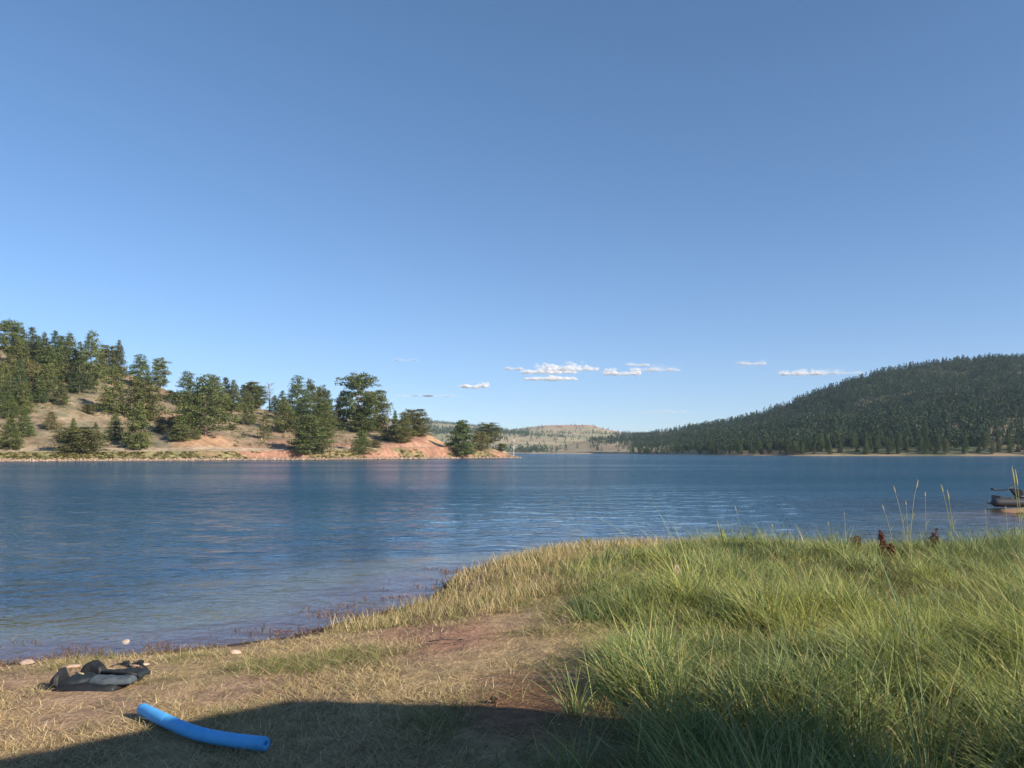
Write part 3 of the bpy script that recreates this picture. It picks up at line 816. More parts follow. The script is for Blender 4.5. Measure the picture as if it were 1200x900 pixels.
# ------------------------------------------------------------------ grasses (stuff)
def blades(x, y, z, h, w, az, lean, curl, col, segs=3, face=None):
    n = len(x); lv = np.linspace(0, 1, segs+1)
    dirx, diry = np.cos(az), np.sin(az)
    if face is None: face = RNG.uniform(0, np.pi, n)
    fx, fy = np.cos(face), np.sin(face)
    V = np.empty((n, segs*2+1, 3)); 
    for k, f in enumerate(lv):
        b = h*(lean*f+curl*f*f); up = h*(f-.45*curl*f*f*np.minimum(1, lean+curl))
        cx, cy, cz = x+dirx*b, y+diry*b, z+up
        ww = w*.5*(1-f**1.6*.8)
        if k < segs:
            V[:, 2*k, 0] = cx-fx*ww; V[:, 2*k, 1] = cy-fy*ww; V[:, 2*k, 2] = cz
            V[:, 2*k+1, 0] = cx+fx*ww; V[:, 2*k+1, 1] = cy+fy*ww; V[:, 2*k+1, 2] = cz
        else:
            V[:, -1, 0] = cx; V[:, -1, 1] = cy; V[:, -1, 2] = cz
    m = segs*2+1; base = (np.arange(n)*m)[:, None]
    Q = np.concatenate([base+np.array([[2*k, 2*k+1, 2*k+3, 2*k+2]]) for k in range(segs-1)]) if segs > 1 else np.zeros((0, 4), int)
    T = base+np.array([[2*segs-2, 2*segs-1, 2*segs]])
    C = np.repeat(col, m, axis=0)
    return V.reshape(-1, 3), [Q, T], C

def sample_view(n, y0, y1, pw, u0=-.8, u1=.8):
    """points in the wedge of ground before the camera, thinning with distance"""
    q = RNG.uniform(0, 1, n); e = 2-pw
    Y = (y0**e+q*(y1**e-y0**e))**(1/e)
    return RNG.uniform(u0, u1, n)*Y, Y

def pick(cols, n, w=None):
    cols = np.array(cols); return cols[RNG.choice(len(cols), n, p=w)]

# tall green grass: tussocks of arching blades, and thin filler between them
def far_low(px, y): return np.interp(y, [7.5, 10.5], [0, 1])*(1-np.interp(px, [600, 700, 860, 1000], [.40, .55, .82, 1]))
nt_ = 8500
x, y = sample_view(nt_, 2.4, 17, 1.25, -.1, .9)
z = near_z(x, y); px, py = to_px(x, y, z); d = shore_d(x, y)
gm = green_mask(px, py, x, y)
lo = fbm(x*.55, y*.55, 151, 3); mid = fbm(x*1.6, y*1.6, 152, 3)
keep = (RNG.uniform(size=nt_) < gm**1.3*np.where(mid < -.06, .12, 1)*np.where(fbm(x*.9, y*.9, 147) < -.13, .2, 1)) & (d > .35) & (y < 18)
keep &= ~(np.hypot((px-825)/46, (py-812)/17) < 1)
x, y, gm, lo, mid, px, d = [v[keep] for v in (x, y, gm, lo, mid, px, d)]; m = len(x)
mound = sstep(-.16, .2, fbm(x*1.15, y*1.15, 149, 3))
th = .88*(.055+.07*gm+.32*mound+.12*lo)*np.exp(RNG.normal(0, .28, m))*np.clip(.6+d*.25, .6, 1)*(1-far_low(px, y))
tr_ = RNG.uniform(.05, .13, m)*np.clip(y/6, .8, 2)
nb = np.clip(RNG.poisson(np.interp(y, [3, 6, 12], [52, 40, 26]), m), 6, 90)
waz = 2.6+7.5*fbm(x*.5, y*.5, 155)
flat_ = np.clip(RNG.normal(.0, .22, m)+1.3*np.maximum(0, fbm(x*.8, y*.8, 158, 3)), -.1, .7)
hue = np.clip(.38+1.7*fbm(x*.6, y*.6, 157)+RNG.normal(0, .25, m), 0, 1)[:, None]
tc_ = np.array([A(100, 118, 74)])*(1-hue)+np.array([A(172, 174, 92)])*hue
ti = np.repeat(np.arange(m), nb); n = len(ti)
ra = RNG.uniform(0, 2*np.pi, n); rr = np.sqrt(RNG.uniform(0, 1, n))
bx_, by_ = x[ti]+np.cos(ra)*rr*tr_[ti], y[ti]+np.sin(ra)*rr*tr_[ti]
bz_ = near_z(bx_, by_)
vx_ = np.cos(ra)*(.35+.7*rr)+np.cos(waz[ti])*(.25+flat_[ti]*1.6)+RNG.normal(0, .45, n)
vy_ = np.sin(ra)*(.35+.7*rr)+np.sin(waz[ti])*(.25+flat_[ti]*1.6)+RNG.normal(0, .45, n)
mag = np.hypot(vx_, vy_)
col = tc_[ti]*RNG.uniform(.72, 1.25, (n, 1))
q = RNG.uniform(size=n)
col = np.where((q < .13)[:, None], A(186, 172, 118)*RNG.uniform(.8, 1.1, (n, 1)), col)
col = np.where(((q > .13) & (q < .25))[:, None], A(126, 146, 104)*RNG.uniform(.8, 1.1, (n, 1)), col)
V, Fc, C = blades(bx_, by_, bz_-.01, th[ti]*RNG.uniform(.5, 1.15, n), np.maximum(.0072, by_*.00085)*RNG.uniform(.6, 1.35, n), np.arctan2(vy_, vx_), np.clip(mag*.38, .05, .8)*RNG.uniform(.5, 1.2, n), np.abs(RNG.normal(.42, .3, n))+.35*np.clip(flat_[ti], 0, 1), col, 4)
n = 1500
x, y = sample_view(n, 2.4, 9, 1.5, -.1, .9); z = near_z(x, y); px, py = to_px(x, y, z); d = shore_d(x, y); gm = green_mask(px, py, x, y)
keep = (RNG.uniform(size=n) < gm) & (fbm(x*1.15, y*1.15, 149, 3) > -.02); x, y, z = x[keep], y[keep], z[keep]; n = len(x)
col = pick([A(140, 158, 96), A(168, 172, 108), A(190, 176, 124)], n, [.5, .35, .15])*RNG.uniform(.85, 1.15, (n, 1))
VL, FL, CLg = blades(x, y, z-.01, RNG.uniform(.2, .44, n), RNG.uniform(.006, .011, n), RNG.uniform(0, 6.28, n), RNG.uniform(.1, .6, n), np.abs(RNG.normal(.4, .3, n)), col, 5)
o1 = len(V); V = np.concatenate([V, VL]); C = np.concatenate([C, CLg]); Fc = Fc+[f+o1 for f in FL]
n = 50000
x, y = sample_view(n, 2.4, 17, 1.3, -.1, .9); z = near_z(x, y); px, py = to_px(x, y, z); d = shore_d(x, y); gm = green_mask(px, py, x, y)
keep = (RNG.uniform(size=n) < gm+.15*(gm > .02)) & (d > .3); x, y, z, px, gm = [v[keep] for v in (x, y, z, px, gm)]; n = len(x)
col = pick([A(96, 116, 60), A(126, 134, 70), A(172, 156, 108), A(140, 112, 74)], n, [.4, .3, .18, .12])*RNG.uniform(.75, 1.15, (n, 1))
V2_, Fc2, C2 = blades(x, y, z-.01, RNG.uniform(.05, .2, n)*(.5+.7*gm)*(1-.6*far_low(px, y)), np.maximum(.005, y*.0007)*RNG.uniform(.6, 1.2, n), RNG.uniform(0, 6.28, n), RNG.uniform(.1, 1.0, n), RNG.uniform(0, .6, n), col, 3)
o1 = len(V); V = np.concatenate([V, V2_]); C = np.concatenate([C, C2]); Fc = Fc+[f+o1 for f in Fc2]
tag(link('tall_grass', np_mesh('tall_grass', V, Fc, C, [M_BLADE])), 'tall tangled green grass covering the right side of the bank', 'grass', kind='stuff')

# straw coloured grass on the rim along the water
n = 60000
x, y = sample_view(n, 8, 17, 1.1, -.35, .85)
d = shore_d(x, y); z = near_z(x, y); px, py = to_px(x, y, z)
rimw = np.interp(px, [300, 500, 560, 640, 800, 900, 1000, 1300], [.3, 1.9, 2.6, 2.4, 1.9, 1.1, .6, .4])
keep = (d > .12) & (d < rimw*(1+.8*fbm(x*1.2, y*1.2, 161))) & (y < 19) & (px > 380) & (RNG.uniform(size=n) < np.where(fbm(x*2, y*2, 163, 3) > -.12, 1, .25))
x, y, z, px = [v[keep] for v in (x, y, z, px)]; n = len(x)
col = pick([A(194, 174, 128), A(170, 150, 104), A(132, 134, 78), A(210, 190, 148), A(130, 104, 68)], n, [.32, .25, .18, .15, .10])*RNG.uniform(.8, 1.15, (n, 1))
V, Fc, C = blades(x, y, z-.01, RNG.uniform(.08, .26, n)*np.interp(px, [480, 640, 900], [.7, 1, 1.1]), y*.0007*RNG.uniform(.7, 1.3, n), RNG.uniform(0, 6.28, n), RNG.uniform(.05, .5, n), RNG.uniform(0, .4, n), col, 3)
tag(link('straw_grass', np_mesh('straw_grass', V, Fc, C, [M_BLADE])), 'straw-coloured grass along the rim of the bank above the water', 'grass', kind='stuff')

# short dry stubble
vx0, vy0 = P(117, 803, .36)
n = 230000
x, y = sample_view(n, 3.0, 13.5, 1.3, -.85, .4)
d = shore_d(x, y); z = near_z(x, y); px, py = to_px(x, y, z)
gm = green_mask(px, py, x, y)
pat = fbm(x*1.6, y*1.6, 171, 4)
bare = np.maximum(1.15-np.hypot((px-520)/110, (py-745)/30), 1.15-np.hypot((px-620)/90, (py-835)/52)); bare = np.maximum(bare, .9-np.hypot((px-20)/120, (py-790)/18))*(1-.75*sstep(838, 862, py))
keep = (d > np.where(px < 420, .5, .25)+.5*fbm(x*2.2, y*2.2, 177)) & (RNG.uniform(size=n) < np.clip(.58+pat*3.8, .06, 1)*np.clip(1-bare*.9, .16, 1)*(np.hypot((x-vx0)/.36, (y-vy0)/.27) > 1)*np.clip(1-gm*.7, 0, 1))
x, y, z, px, py, pat = [v[keep] for v in (x, y, z, px, py, pat)]; n = len(x)
greenish = sstep(-.02, .14, fbm(x*1.1, y*1.1, 173)+np.interp(px, [0, 300, 500, 660], [-.2, -.10, .05, .2]))
c1 = pick([A(190, 168, 124), A(214, 194, 150), A(160, 138, 98), A(140, 128, 82)], n, [.38, .28, .2, .14])
c2 = pick([A(112, 120, 64), A(132, 136, 80), A(160, 148, 100)], n, [.4, .35, .25])
col = np.where((RNG.uniform(size=n) < greenish*.75)[:, None], c2, c1)*RNG.uniform(.75, 1.15, (n, 1))
V, Fc, C = blades(x, y, z-.005, RNG.uniform(.02, .068, n)*(1+1.2*greenish*RNG.uniform(0, 1, n)), np.maximum(.0042, y*.00068)*RNG.uniform(.7, 1.3, n), RNG.uniform(0, 6.28, n), RNG.uniform(.2, 2.6, n)**1.0, RNG.uniform(0, .6, n), col, 2)
tag(link('dry_grass', np_mesh('dry_grass', V, Fc, C, [M_BLADE])), 'short dry yellow stubble grass on the bank near the water', 'grass', kind='stuff')

# water weed and debris at the waterline
n = 34000
x, y = sample_view(n, 6.5, 13.5, 1.0, -.85, .0)
d = shore_d(x, y); z = near_z(x, y)
keep = (d < .3) & (d > -.95) & (RNG.uniform(size=n) < np.where(fbm(x*1.4, y*2.6, 181) > np.where(d < -.15, .10, -.04), 1, .03))
x, y, z = x[keep], y[keep], np.maximum(z[keep], .003); n = len(x)
col = pick([A(112, 74, 68), A(92, 66, 50), A(130, 116, 62), A(164, 130, 104)], n, [.4, .25, .15, .2])*RNG.uniform(.7, 1.2, (n, 1))
V, Fc, C = blades(x, y, z, RNG.uniform(.015, .055, n), y*.0009*RNG.uniform(.7, 1.4, n), RNG.uniform(0, 6.28, n), RNG.uniform(.3, 1.6, n), RNG.uniform(0, .6, n), col, 2)
tag(link('water_weed', np_mesh('water_weed', V, Fc, C, [M_BLADE])), 'reddish brown water weed washed up along the waterline', 'weed', kind='stuff')

# ------------------------------------------------------------------ small things on the bank
def gz(x, y): return float(near_z(np.array([x]), np.array([y]))[0])
def on_ground(px, py):
    z = .4
    for _ in range(30):
        x, y = P(px, py, z); z = .5*z+.5*gz(x, y)
    return x, y, gz(x, y)

# pool noodle
M_NOODLE = simple('blue_foam', lin(88, 172, 230), .6, .09, 7, .0012, 220, .3)
pts = [(167, 832), (183, 840.5), (200, 848.5), (225, 860), (252, 866.5), (280, 871), (312, 874.5)]
path = []
for (a_, b_) in pts:
    x, y, z = on_ground(a_, b_+9); path.append((x, y, z+.052))
path = np.array(path)
tt_ = np.linspace(0, len(path)-1, 90)
fine = np.stack([np.interp(tt_, np.arange(len(path)), path[:, k]) for k in range(3)], -1)
for _ in range(60): fine[1:-1] = .25*fine[:-2]+.5*fine[1:-1]+.25*fine[2:]
s_ = np.linspace(0, 1, 90); rr = np.full(90, .0385)
for cpos, dep_ in ((.30, .0032), (.38, .003), (.62, .0036), (.05, .0015), (.8, .0012)): rr -= dep_*np.exp(-((s_-cpos)/.008)**2)
rr[0] -= .003; rr[-1] -= .003
ctr = fine.mean(0); ctr[2] = fine[:, 2].min()-.0385
mb = MB(); V, Q, _ = tube(fine-ctr, rr, 28, False); mb.add(V, Q)
Vi, Qi, _ = tube(fine-ctr, np.full(90, .0105), 28, False); mb.add(Vi, Qi[:, ::-1])
no = len(V); j = np.arange(28); j2 = (j+1) % 28
mb.q.append(np.stack([j2, j, no+j, no+j2], -1)); mb.q.append(np.stack([89*28+j, 89*28+j2, no+89*28+j2, no+89*28+j], -1))
o = mb.build('pool_noodle', M_NOODLE, None, True); o.location = ctr
tag(o, 'bent bright blue foam pool noodle lying on the shaded grass', 'pool noodle')

# life vest
M_VBLK = simple('black_nylon', (.012, .013, .015), .6, .3, 30, .002, 90, .4)
M_VGRY = simple('grey_neoprene', lin(72, 80, 86), .7, .15, 40, .0015, 120, .3)
M_VDRK = simple('charcoal_neoprene', lin(36, 42, 46), .7, .15, 40, .0015, 120, .3)
M_TAG = simple('pale_piping', lin(150, 140, 105), .7, .1, 40)
vx, vy, vz = on_ground(117, 803)
vest = empty('life_vest', (vx-.01, vy-.03, vz-.005)); vest.scale = (.92, 1.0, 1.2)
tag(vest, 'black vest with charcoal grey panels lying flat on dry grass near the waterline', 'vest')
def puffy(name, edge_a, edge_b, h, z0, m, parent, nu=48, nv=26, p=3.0, wr=.006, seed=0, tilt=None):
    ea = np.array(edge_a, float); eb = np.array(edge_b, float)
    tu = np.linspace(0, 1, nu)
    f = lambda e: np.stack([np.interp(tu*(len(e)-1), np.arange(len(e)), e[:, k]) for k in range(e.shape[1])], -1)
    a_, b_ = f(ea), f(eb)
    for e_ in (a_, b_):
        for _ in range(14): e_[1:-1] = .25*e_[:-2]+.5*e_[1:-1]+.25*e_[2:]
    tv = np.linspace(0, 1, nv)
    Pm = a_[:, None, :]*(1-tv)[None, :, None]+b_[:, None, :]*tv[None, :, None]
    uu = np.abs(2*tu-1)[:, None]; vv = np.abs(2*tv-1)[None, :]
    dome = np.clip((1-uu**(p*3)), 0, 1)**.4*np.clip(1-vv**(p*1.5), 0, 1)**.4
    zz = z0+h*dome+wr*dome*2*fbm(Pm[..., 0]*13, Pm[..., 1]*13, 201+seed, 2)
    if Pm.shape[2] > 2: zz = zz+Pm[..., 2]
    top = np.stack([Pm[..., 0], Pm[..., 1], zz], -1).reshape(-1, 3)
    bot = top.copy(); bot[:, 2] = (z0-.012+(Pm[..., 2] if Pm.shape[2] > 2 else 0*zz)).ravel()
    Qt = grid_faces(nu, nv); n0 = nu*nv
    idx = np.arange(n0).reshape(nu, nv)
    ring = np.concatenate([idx[:, 0], idx[-1, 1:], idx[-2::-1, -1], idx[0, -2:0:-1]])
    r2 = np.roll(ring, -1)
    side = np.stack([ring, ring+n0, r2+n0, r2], -1)
    return link(name, np_mesh(name, np.concatenate([top, bot]), np.concatenate([Qt, Qt[:, ::-1]+n0, side]), None, [m], True), parent)
puffy('back_panel', [(-.27, -.13), (-.1, -.16), (.08, -.15), (.2, -.12)], [(-.22, .14), (-.05, .20), (.1, .2), (.27, .2)], .035, .01, M_VBLK, vest, wr=.012)
puffy('front_panel', [(-.03, -.07), (.1, -.1), (.22, -.08), (.30, -.06)], [(-.02, .03), (.1, .045), (.2, .04), (.31, .03)], .026, .045, M_VGRY, vest, seed=1, wr=.012)
puffy('front_panel', [(-.06, .10), (.1, .09), (.2, .10), (.30, .09)], [(-.05, .19), (.1, .21), (.2, .23), (.31, .24)], .024, .045, M_VDRK, vest, seed=2, wr=.012)
puffy('chest_panel', [(-.24, -.10), (-.14, -.12), (-.06, -.1), (.0, -.02)], [(-.22, .09), (-.14, .14), (-.06, .1), (.01, .06)], .03, .04, M_VDRK, vest, seed=3, wr=.014)
puffy('shoulder_flap', [(-.31, -.11, 0), (-.27, -.12, .02), (-.24, -.11, .0)], [(-.29, .04, 0), (-.26, .04, .055), (-.22, .02, .0)], .05, .03, M_VBLK, vest, seed=4, wr=.02)
puffy('shoulder_flap', [(-.2, .11, 0), (-.12, .12, .035), (-.03, .1, 0)], [(-.17, .2, 0), (-.1, .21, .05), (.0, .17, 0)], .045, .04, M_VBLK, vest, seed=5, wr=.02)
zb = MB(); zb.tube(np.array([(.0, .06, .075), (.1, .068, .078), (.2, .07, .072), (.29, .065, .06)]), .008, 6); zb.build('zipper', M_VBLK, vest, True)
for k, (a_, b_) in enumerate([((.11, .235), (.05, .20)), ((.22, .255), (.17, .225))]):
    mb = MB(); pth = np.array([(a_[0]-.09, a_[1]-.075, .088), (a_[0]-.05, a_[1]-.03, .098), (a_[0], a_[1], .085), (a_[0]+.035, a_[1]+.02, .05), (a_[0]+.05, a_[1]+.03, .012)])
    W_ = np.array([.006, .016, 0]); top = np.concatenate([pth-W_, pth+W_, pth-W_-[0, 0, .004], pth+W_-[0, 0, .004]]); i_ = np.arange(4); n5 = 5
    mb.add(top, np.concatenate([np.stack([i_, i_+n5, i_+n5+1, i_+1], -1), np.stack([i_+2*n5, i_+2*n5+1, i_+3*n5+1, i_+3*n5], -1), np.stack([i_, i_+1, i_+2*n5+1, i_+2*n5], -1), np.stack([i_+n5, i_+3*n5, i_+3*n5+1, i_+n5+1], -1)]))
    st = mb.build('strap', M_VBLK, vest)
    bm = bmesh.new(); bmesh.ops.create_cube(bm, size=1); bmesh.ops.scale(bm, vec=(.04, .05, .02), verts=bm.verts); bmesh.ops.bevel(bm, geom=bm.edges[:], offset=.005, segments=2)
    bmesh.ops.translate(bm, vec=(a_[0], a_[1]-.005, .095), verts=bm.verts)
    bm_obj('buckle', bm, M_VBLK, st)
mb = MB(); mb.tube(np.array([(-.15, -.02, .094), (-.11, -.045, .096), (-.07, -.05, .092)]), .005, 6); mb.build('piping', M_TAG, vest, True)

# stones, pine cone, twig
M_ROCK = simple('pale_rock', lin(186, 158, 140), .85, .25, 9, .01, 14)
def rock(px, py, size, label, hz=.7, zoff=0, m=M_ROCK, seed=3):
    x, y, z = on_ground(px, py) if zoff == 0 else (*P(px, py, 0), 0)
    V, T = stone_raw(seed, 2)
    me = np_mesh('rock', V*np.array([size, size, size*hz]), T, None, [m], False)
    o = link('rock', me); o.location = (x, y, z+size*hz*.2+zoff); o.rotation_euler = (.1, .2, seed)
    tag(o, label, 'rock', 'loose rocks on the bank')
rock(792, 678, .15, 'pale pinkish rock poking out of the green grass', 2.4, 0, simple('dusty_rock', lin(160, 136, 120), .9, .3, 12, .01, 14), 21)
rock(147, 752, .11, 'small white rock wet at the shallow waterline left of the bank', .55, -.014, simple('white_rock', lin(180, 160, 142), .5, .15, 9), 5)
rock(275, 766, .13, 'flat pale stone at the waterline weed', .5, 0, seed=7)
rock(165, 781, .16, 'flat tan stone on the sand behind the vest', .35, 0, seed=9)
rock(32, 778, .16, 'flat tan stone on the sandy shore at the left edge', .35, 0, seed=12)
rock(82, 783, .20, 'larger flat pinkish stone on the shore left of the vest', .3, 0, seed=15)
n = 5200
x, y = sample_view(n, 3.4, 12, 1.2, -.75, .3); d = shore_d(x, y); z = near_z(x, y)
keep = (d > -.1) & ((d < 1.0) | (RNG.uniform(size=n) < .45)) & (fbm(x*1.4, y*1.4, 191) > -.1); x, y, z = x[keep], y[keep], z[keep]; n = len(x)
sz = .006+.034*RNG.uniform(0, 1, n)**3.5+.016*(shore_d(x, y) < 1)
V, Q, C = tile(SV, ST, np.stack([x, y, z], -1), np.stack([sz, sz*.5], -1), RNG.uniform(0, 6.28, n), np.tile(A(160, 130, 108), (len(SV), 1)), RNG.uniform(.6, 1.15, (n, 1)))
tag(link('pebbles', np_mesh('pebbles', V, Q, C, [M_STONE])), 'small flat pebbles and clods scattered over the sandy bank', 'pebbles', kind='stuff')

M_CONE = simple('cone_scales', lin(120, 98, 82), .8, .3, 60)
x, y, z = on_ground(579, 824)
mb = MB()
for k in range(70):
    t_ = k/69; a_ = k*2.39996; rr_ = .032*math.sin(math.pi*(.15+.8*t_))
    c_, s__ = math.cos(a_), math.sin(a_); zz_ = -.05+.1*t_
    b0 = np.array([c_*rr_*.4, s__*rr_*.4, zz_]); tip = np.array([c_*rr_*1.15, s__*rr_*1.15, zz_+.012]); sd = np.array([-s__, c_, 0])*.009
    up = np.array([0, 0, .004])
    mb.add(np.array([b0-sd*.5, b0+sd*.5, tip+sd, tip-sd, b0+up, tip+up*1.6]), np.array([[0, 1, 2, 3]]), np.array([[0, 4, 1], [3, 2, 5], [1, 4, 5], [1, 5, 2], [4, 0, 3], [4, 3, 5]]))
o = mb.build('pine_cone', M_CONE); o.location = (x, y, z+.025); o.rotation_euler = (R(80), 0, R(60)); o.scale = (.62, .62, .55)
tag(o, 'brown pine cone lying on bare brown soil beside the tall grass', 'pine cone')
x, y, z = on_ground(530, 754)
mb = MB(); mb.tube(np.array([(-.2, .0, .015), (-.08, .02, .03), (.05, .0, .03), (.17, .03, .02)]), [.005, .006, .005, .003], 6)
mb.tube(np.array([(-.06, .02, .03), (-.12, .07, .04)]), [.005, .003], 5); mb.tube(np.array([(.05, .0, .03), (.12, -.04, .05)]), [.005, .002], 5)
o = mb.build('stick', simple('dark_bark', (.10, .07, .055), .9)); o.location = (x, y, z)
tag(o, 'dark twig lying on the bare pinkish soil', 'stick')

# tall seeding stalks above the grass rim
M_STALK = leafy('stalk_straw', .3)
def stalk(px_top, py_top, px_b, Y, label, thick=.0045, head=.10, n=1, bend=.0, cols=(A(200, 184, 142), A(182, 170, 120))):
    xb = (px_b-CX)/F*Y; z = gz(xb, Y); xt = (px_top-CX)/F*Y; zt = ZC-(py_top-HY)/F*Y
    h = zt-z; mb = MB()
    s = np.linspace(0, 1, 12)
    path = np.stack([(xt-xb)*(s**1.6), .05*h*s**2, h*s], -1)
    path[-3:, 0] += bend*np.array([.2, .6, 1.0]); path[-3:, 2] -= abs(bend)*np.array([0, .1, .3])
    mb.tube(path, thick*(1-.5*s), 5, col=cols[1])
    e = empty('grass_stalk', (xb, Y, z))
    mb.build('stem', M_STALK, e)
    hb = MB(); sh = np.linspace(1-head/h*1.0, 1.0, 8)
    hp = np.stack([np.interp(sh, s, path[:, k]) for k in range(3)], -1)
    hb.tube(hp, thick*np.array([.8, 1.3, 1.6, 1.6, 1.4, 1.2, .9, .3]), 6, col=cols[0])
    r = np.random.default_rng(int(px_top))
    for k in range(26):
        f = r.uniform(0, 1); p0 = np.array([np.interp(f*7, np.arange(8), hp[:, q]) for q in range(3)])
        dv = r.normal(0, 1, 3); dv[2] = abs(dv[2])+1; dv *= .022/np.linalg.norm(dv)
        sd = np.cross(dv, r.normal(0, 1, 3)); sd *= .004/np.linalg.norm(sd)
        hb.add(np.array([p0-sd, p0+sd, p0+dv]), None, np.array([[0, 1, 2]]), col=cols[0])
    hb.build('seed_head', M_STALK, e)
    lb = MB()
    for k in range(2):
        f = .25+.2*k; p0 = np.array([np.interp(f, s, path[:, q]) for q in range(3)]); sg = 1 if k else -1
        lp = np.array([p0, p0+np.array([sg*.04, .0, .10*h]), p0+np.array([sg*.10, .01, .14*h])])
        lb.add(np.array([lp[0]-[.004, 0, 0], lp[0]+[.004, 0, 0], lp[1]-[.004, 0, 0], lp[1]+[.004, 0, 0], lp[2]]), np.array([[0, 1, 3, 2]]), np.array([[2, 3, 4]]), col=A(140, 146, 84))
    lb.build('leaf', M_STALK, e)
    tag(e, label, 'grass stalk', 'tall dry stalks above the grass rim')
G2 = (A(186, 178, 124), A(158, 160, 98))
stalk(1076, 562, 1066, 12.2, 'tall dry stalk with a drooping tip, the tallest near the dark dock plants', .006, .14, bend=.03)
stalk(1049, 570, 1062, 12.4, 'dry stalk leaning left beside the drooping-tipped tall one', .005, .10)
stalk(1086, 577, 1085, 12.0, 'straight upright dry stalk with a pale tip between two taller groups', .005, .06)
stalk(1105, 568, 1117, 12.0, 'leaning stalk on the left of the greenish pair', .006, .12, cols=G2)
stalk(1112, 574, 1119, 11.8, 'greenish stalk on the right of the leaning pair', .006, .16, cols=G2)
stalk(1035, 592, 1047, 12.6, 'short dry stalk leaning left, left of the tall stalks', .005, .08)
stalk(1063, 588, 1064, 12.7, 'short thin stalk between the two tallest stalks', .004, .06)
stalk(1189, 546, 1197, 11.0, 'tall thick grass stalk in front of the beached boat', .0065, .26, cols=G2)
stalk(1193, 550, 1199, 10.9, 'second thick grass stalk just right of the one before the boat', .0065, .24, cols=G2)
stalk(1180, 594, 1182, 12, 'short pale stalk below the sandy spit', .004, .05)
stalk(1156, 597, 1158, 12.2, 'short pale stalk left of the sandy spit', .004, .06)
stalk(862, 594, 871, 13.2, 'lone thin stalk leaning left against the open water', .004, .06)
stalk(905, 615, 909, 13.2, 'short thin stalk right of the lone leaning stalk', .004, .06)
stalk(990, 600, 992, 12.8, 'thin stalk at the far rim left of the dark dock plants', .004, .06)
stalk(971, 612, 974, 12.8, 'short stalk at the far rim second left of the dark dock plants', .004, .05)
stalk(740, 634, 741, 14.0, 'tiny stalk on the straw rim near the yellow weed', .004, .05)

# reddish dock plants
M_DOCK = leafy('dock_seed', .2)
def dock(px, py_top, w, Y, label, seed):
    x = (px-CX)/F*Y; z = gz(x, Y); h = ZC-(py_top-HY)/F*Y-z; r = np.random.default_rng(seed)
    e = empty('dock_plant', (x, Y, z)); wm = w/F*Y
    for k in range(4):
        ox = r.uniform(-.5, .5)*wm; hh = h*r.uniform(.62, 1.0); sb = MB()
        sb.tube(np.array([(ox*.3, 0, 0), (ox*.7, 0, hh*.5), (ox, .02, hh)]), [.005, .004, .002], 5, col=A(120, 72, 50)); sb.build('stem', M_DOCK, e)
        pb = MB(); pb.tube(np.array([(ox*.35, .01, hh*.35), (ox*.7, .01, hh*.7), (ox, .01, hh)]), [.004, .006, .003], 6, col=A(100, 60, 46))
        for q in range(150):
            f = r.uniform(.35, 1.0); c0 = np.array([ox*f, .01, hh*f])+r.normal(0, 1, 3)*np.array([.022, .022, .014])*(1.3-f)*1.5
            d1 = r.normal(0, 1, 3)*.007; d2 = r.normal(0, 1, 3)*.007
            pb.add(np.array([c0-d1, c0-d2, c0+d1, c0+d2]), np.array([[0, 1, 2, 3]]), None, col=A(106, 62, 48)*r.uniform(.6, 1.2))
        pb.build('seed_head', M_DOCK, e)
    tag(e, label, 'dock plant', 'reddish brown dock plants along the grass rim')
dock(1038, 616, 15, 11.6, 'reddish brown dock plant left of the tallest dry stalks', 3)
dock(1093, 616, 16, 11.6, 'reddish brown dock plant between the upright stalk and the greenish pair', 5)
dock(1003, 627, 14, 11.9, 'small dark dock plant leftmost along the grass rim', 7)
dock(1044, 634, 7, 10.8, 'small rusty dock spike standing nearer in the green grass', 9)
# yellow weed on the rim
Y = 14.0; x = (686-CX)/F*Y; z = gz(x, Y); e = empty('weed_plant', (x, Y, z)); hh = ZC-(629-HY)/F*Y-z
sb = MB(); lb = MB(); r = np.random.default_rng(4)
for k in range(5):
    ox = r.uniform(-.09, .09); p = np.array([(0, 0, 0), (ox*.4, 0, hh*.5), (ox, .0, hh*r.uniform(.7, 1))]); sb.tube(p, [.006, .005, .003], 5, col=A(150, 140, 80))
    for q in range(12):
        c0 = p[1]+(p[2]-p[1])*r.uniform(-.3, 1)+r.normal(0, .02, 3); d1 = r.normal(0, .016, 3); d2 = r.normal(0, .016, 3)
        lb.add(np.array([c0-d1, c0-d2, c0+d1, c0+d2]), np.array([[0, 1, 2, 3]]), None, col=A(160, 150, 70)*r.uniform(.7, 1.1))
sb.build('stem', M_STALK, e); lb.build('leaves', M_STALK, e)
tag(e, 'yellowish branching weed standing on the straw rim against the water', 'weed plant')

# ------------------------------------------------------------------ beached boat
M_PVC = simple('grey_pvc', lin(54, 56, 58), .5, .12, 5, .0, 30, .5)
M_BLK = simple('black_plastic', (.015, .015, .017), .45, .2, 10)
M_DECK = simple('pale_board', lin(110, 104, 96), .7, .2, 5)
bx, by = (1161-CX)/F*27.6, 27.6
bz = max(.06, gz(bx+1.2, by)-.02)
boat = empty('inflatable_boat', (bx, by, bz), R(-10))
tag(boat, 'dark grey inflatable boat with a black tiller beached on the sandy spit at right', 'boat')
for yy_ in (0, 1.0):
    mb = MB(); s = np.linspace(0, 1, 30)
    xs = (.42 if yy_ else 0)+(2.9-(.42 if yy_ else 0))*s; ysd = yy_+np.where(s > .72, (.5-yy_)*sstep(.72, 1.0, s), 0); zs = .17+.20*sstep(.7, 1, s)
    rr_ = .155*np.sqrt(np.clip(1-(1-np.clip(s/.055, 0, 1))**2, .05, 1))*(1-.25*sstep(.85, 1, s))
    mb.tube(np.stack([xs, ysd, zs], -1), rr_, 18); mb.build('side_tube', M_PVC, boat, True)
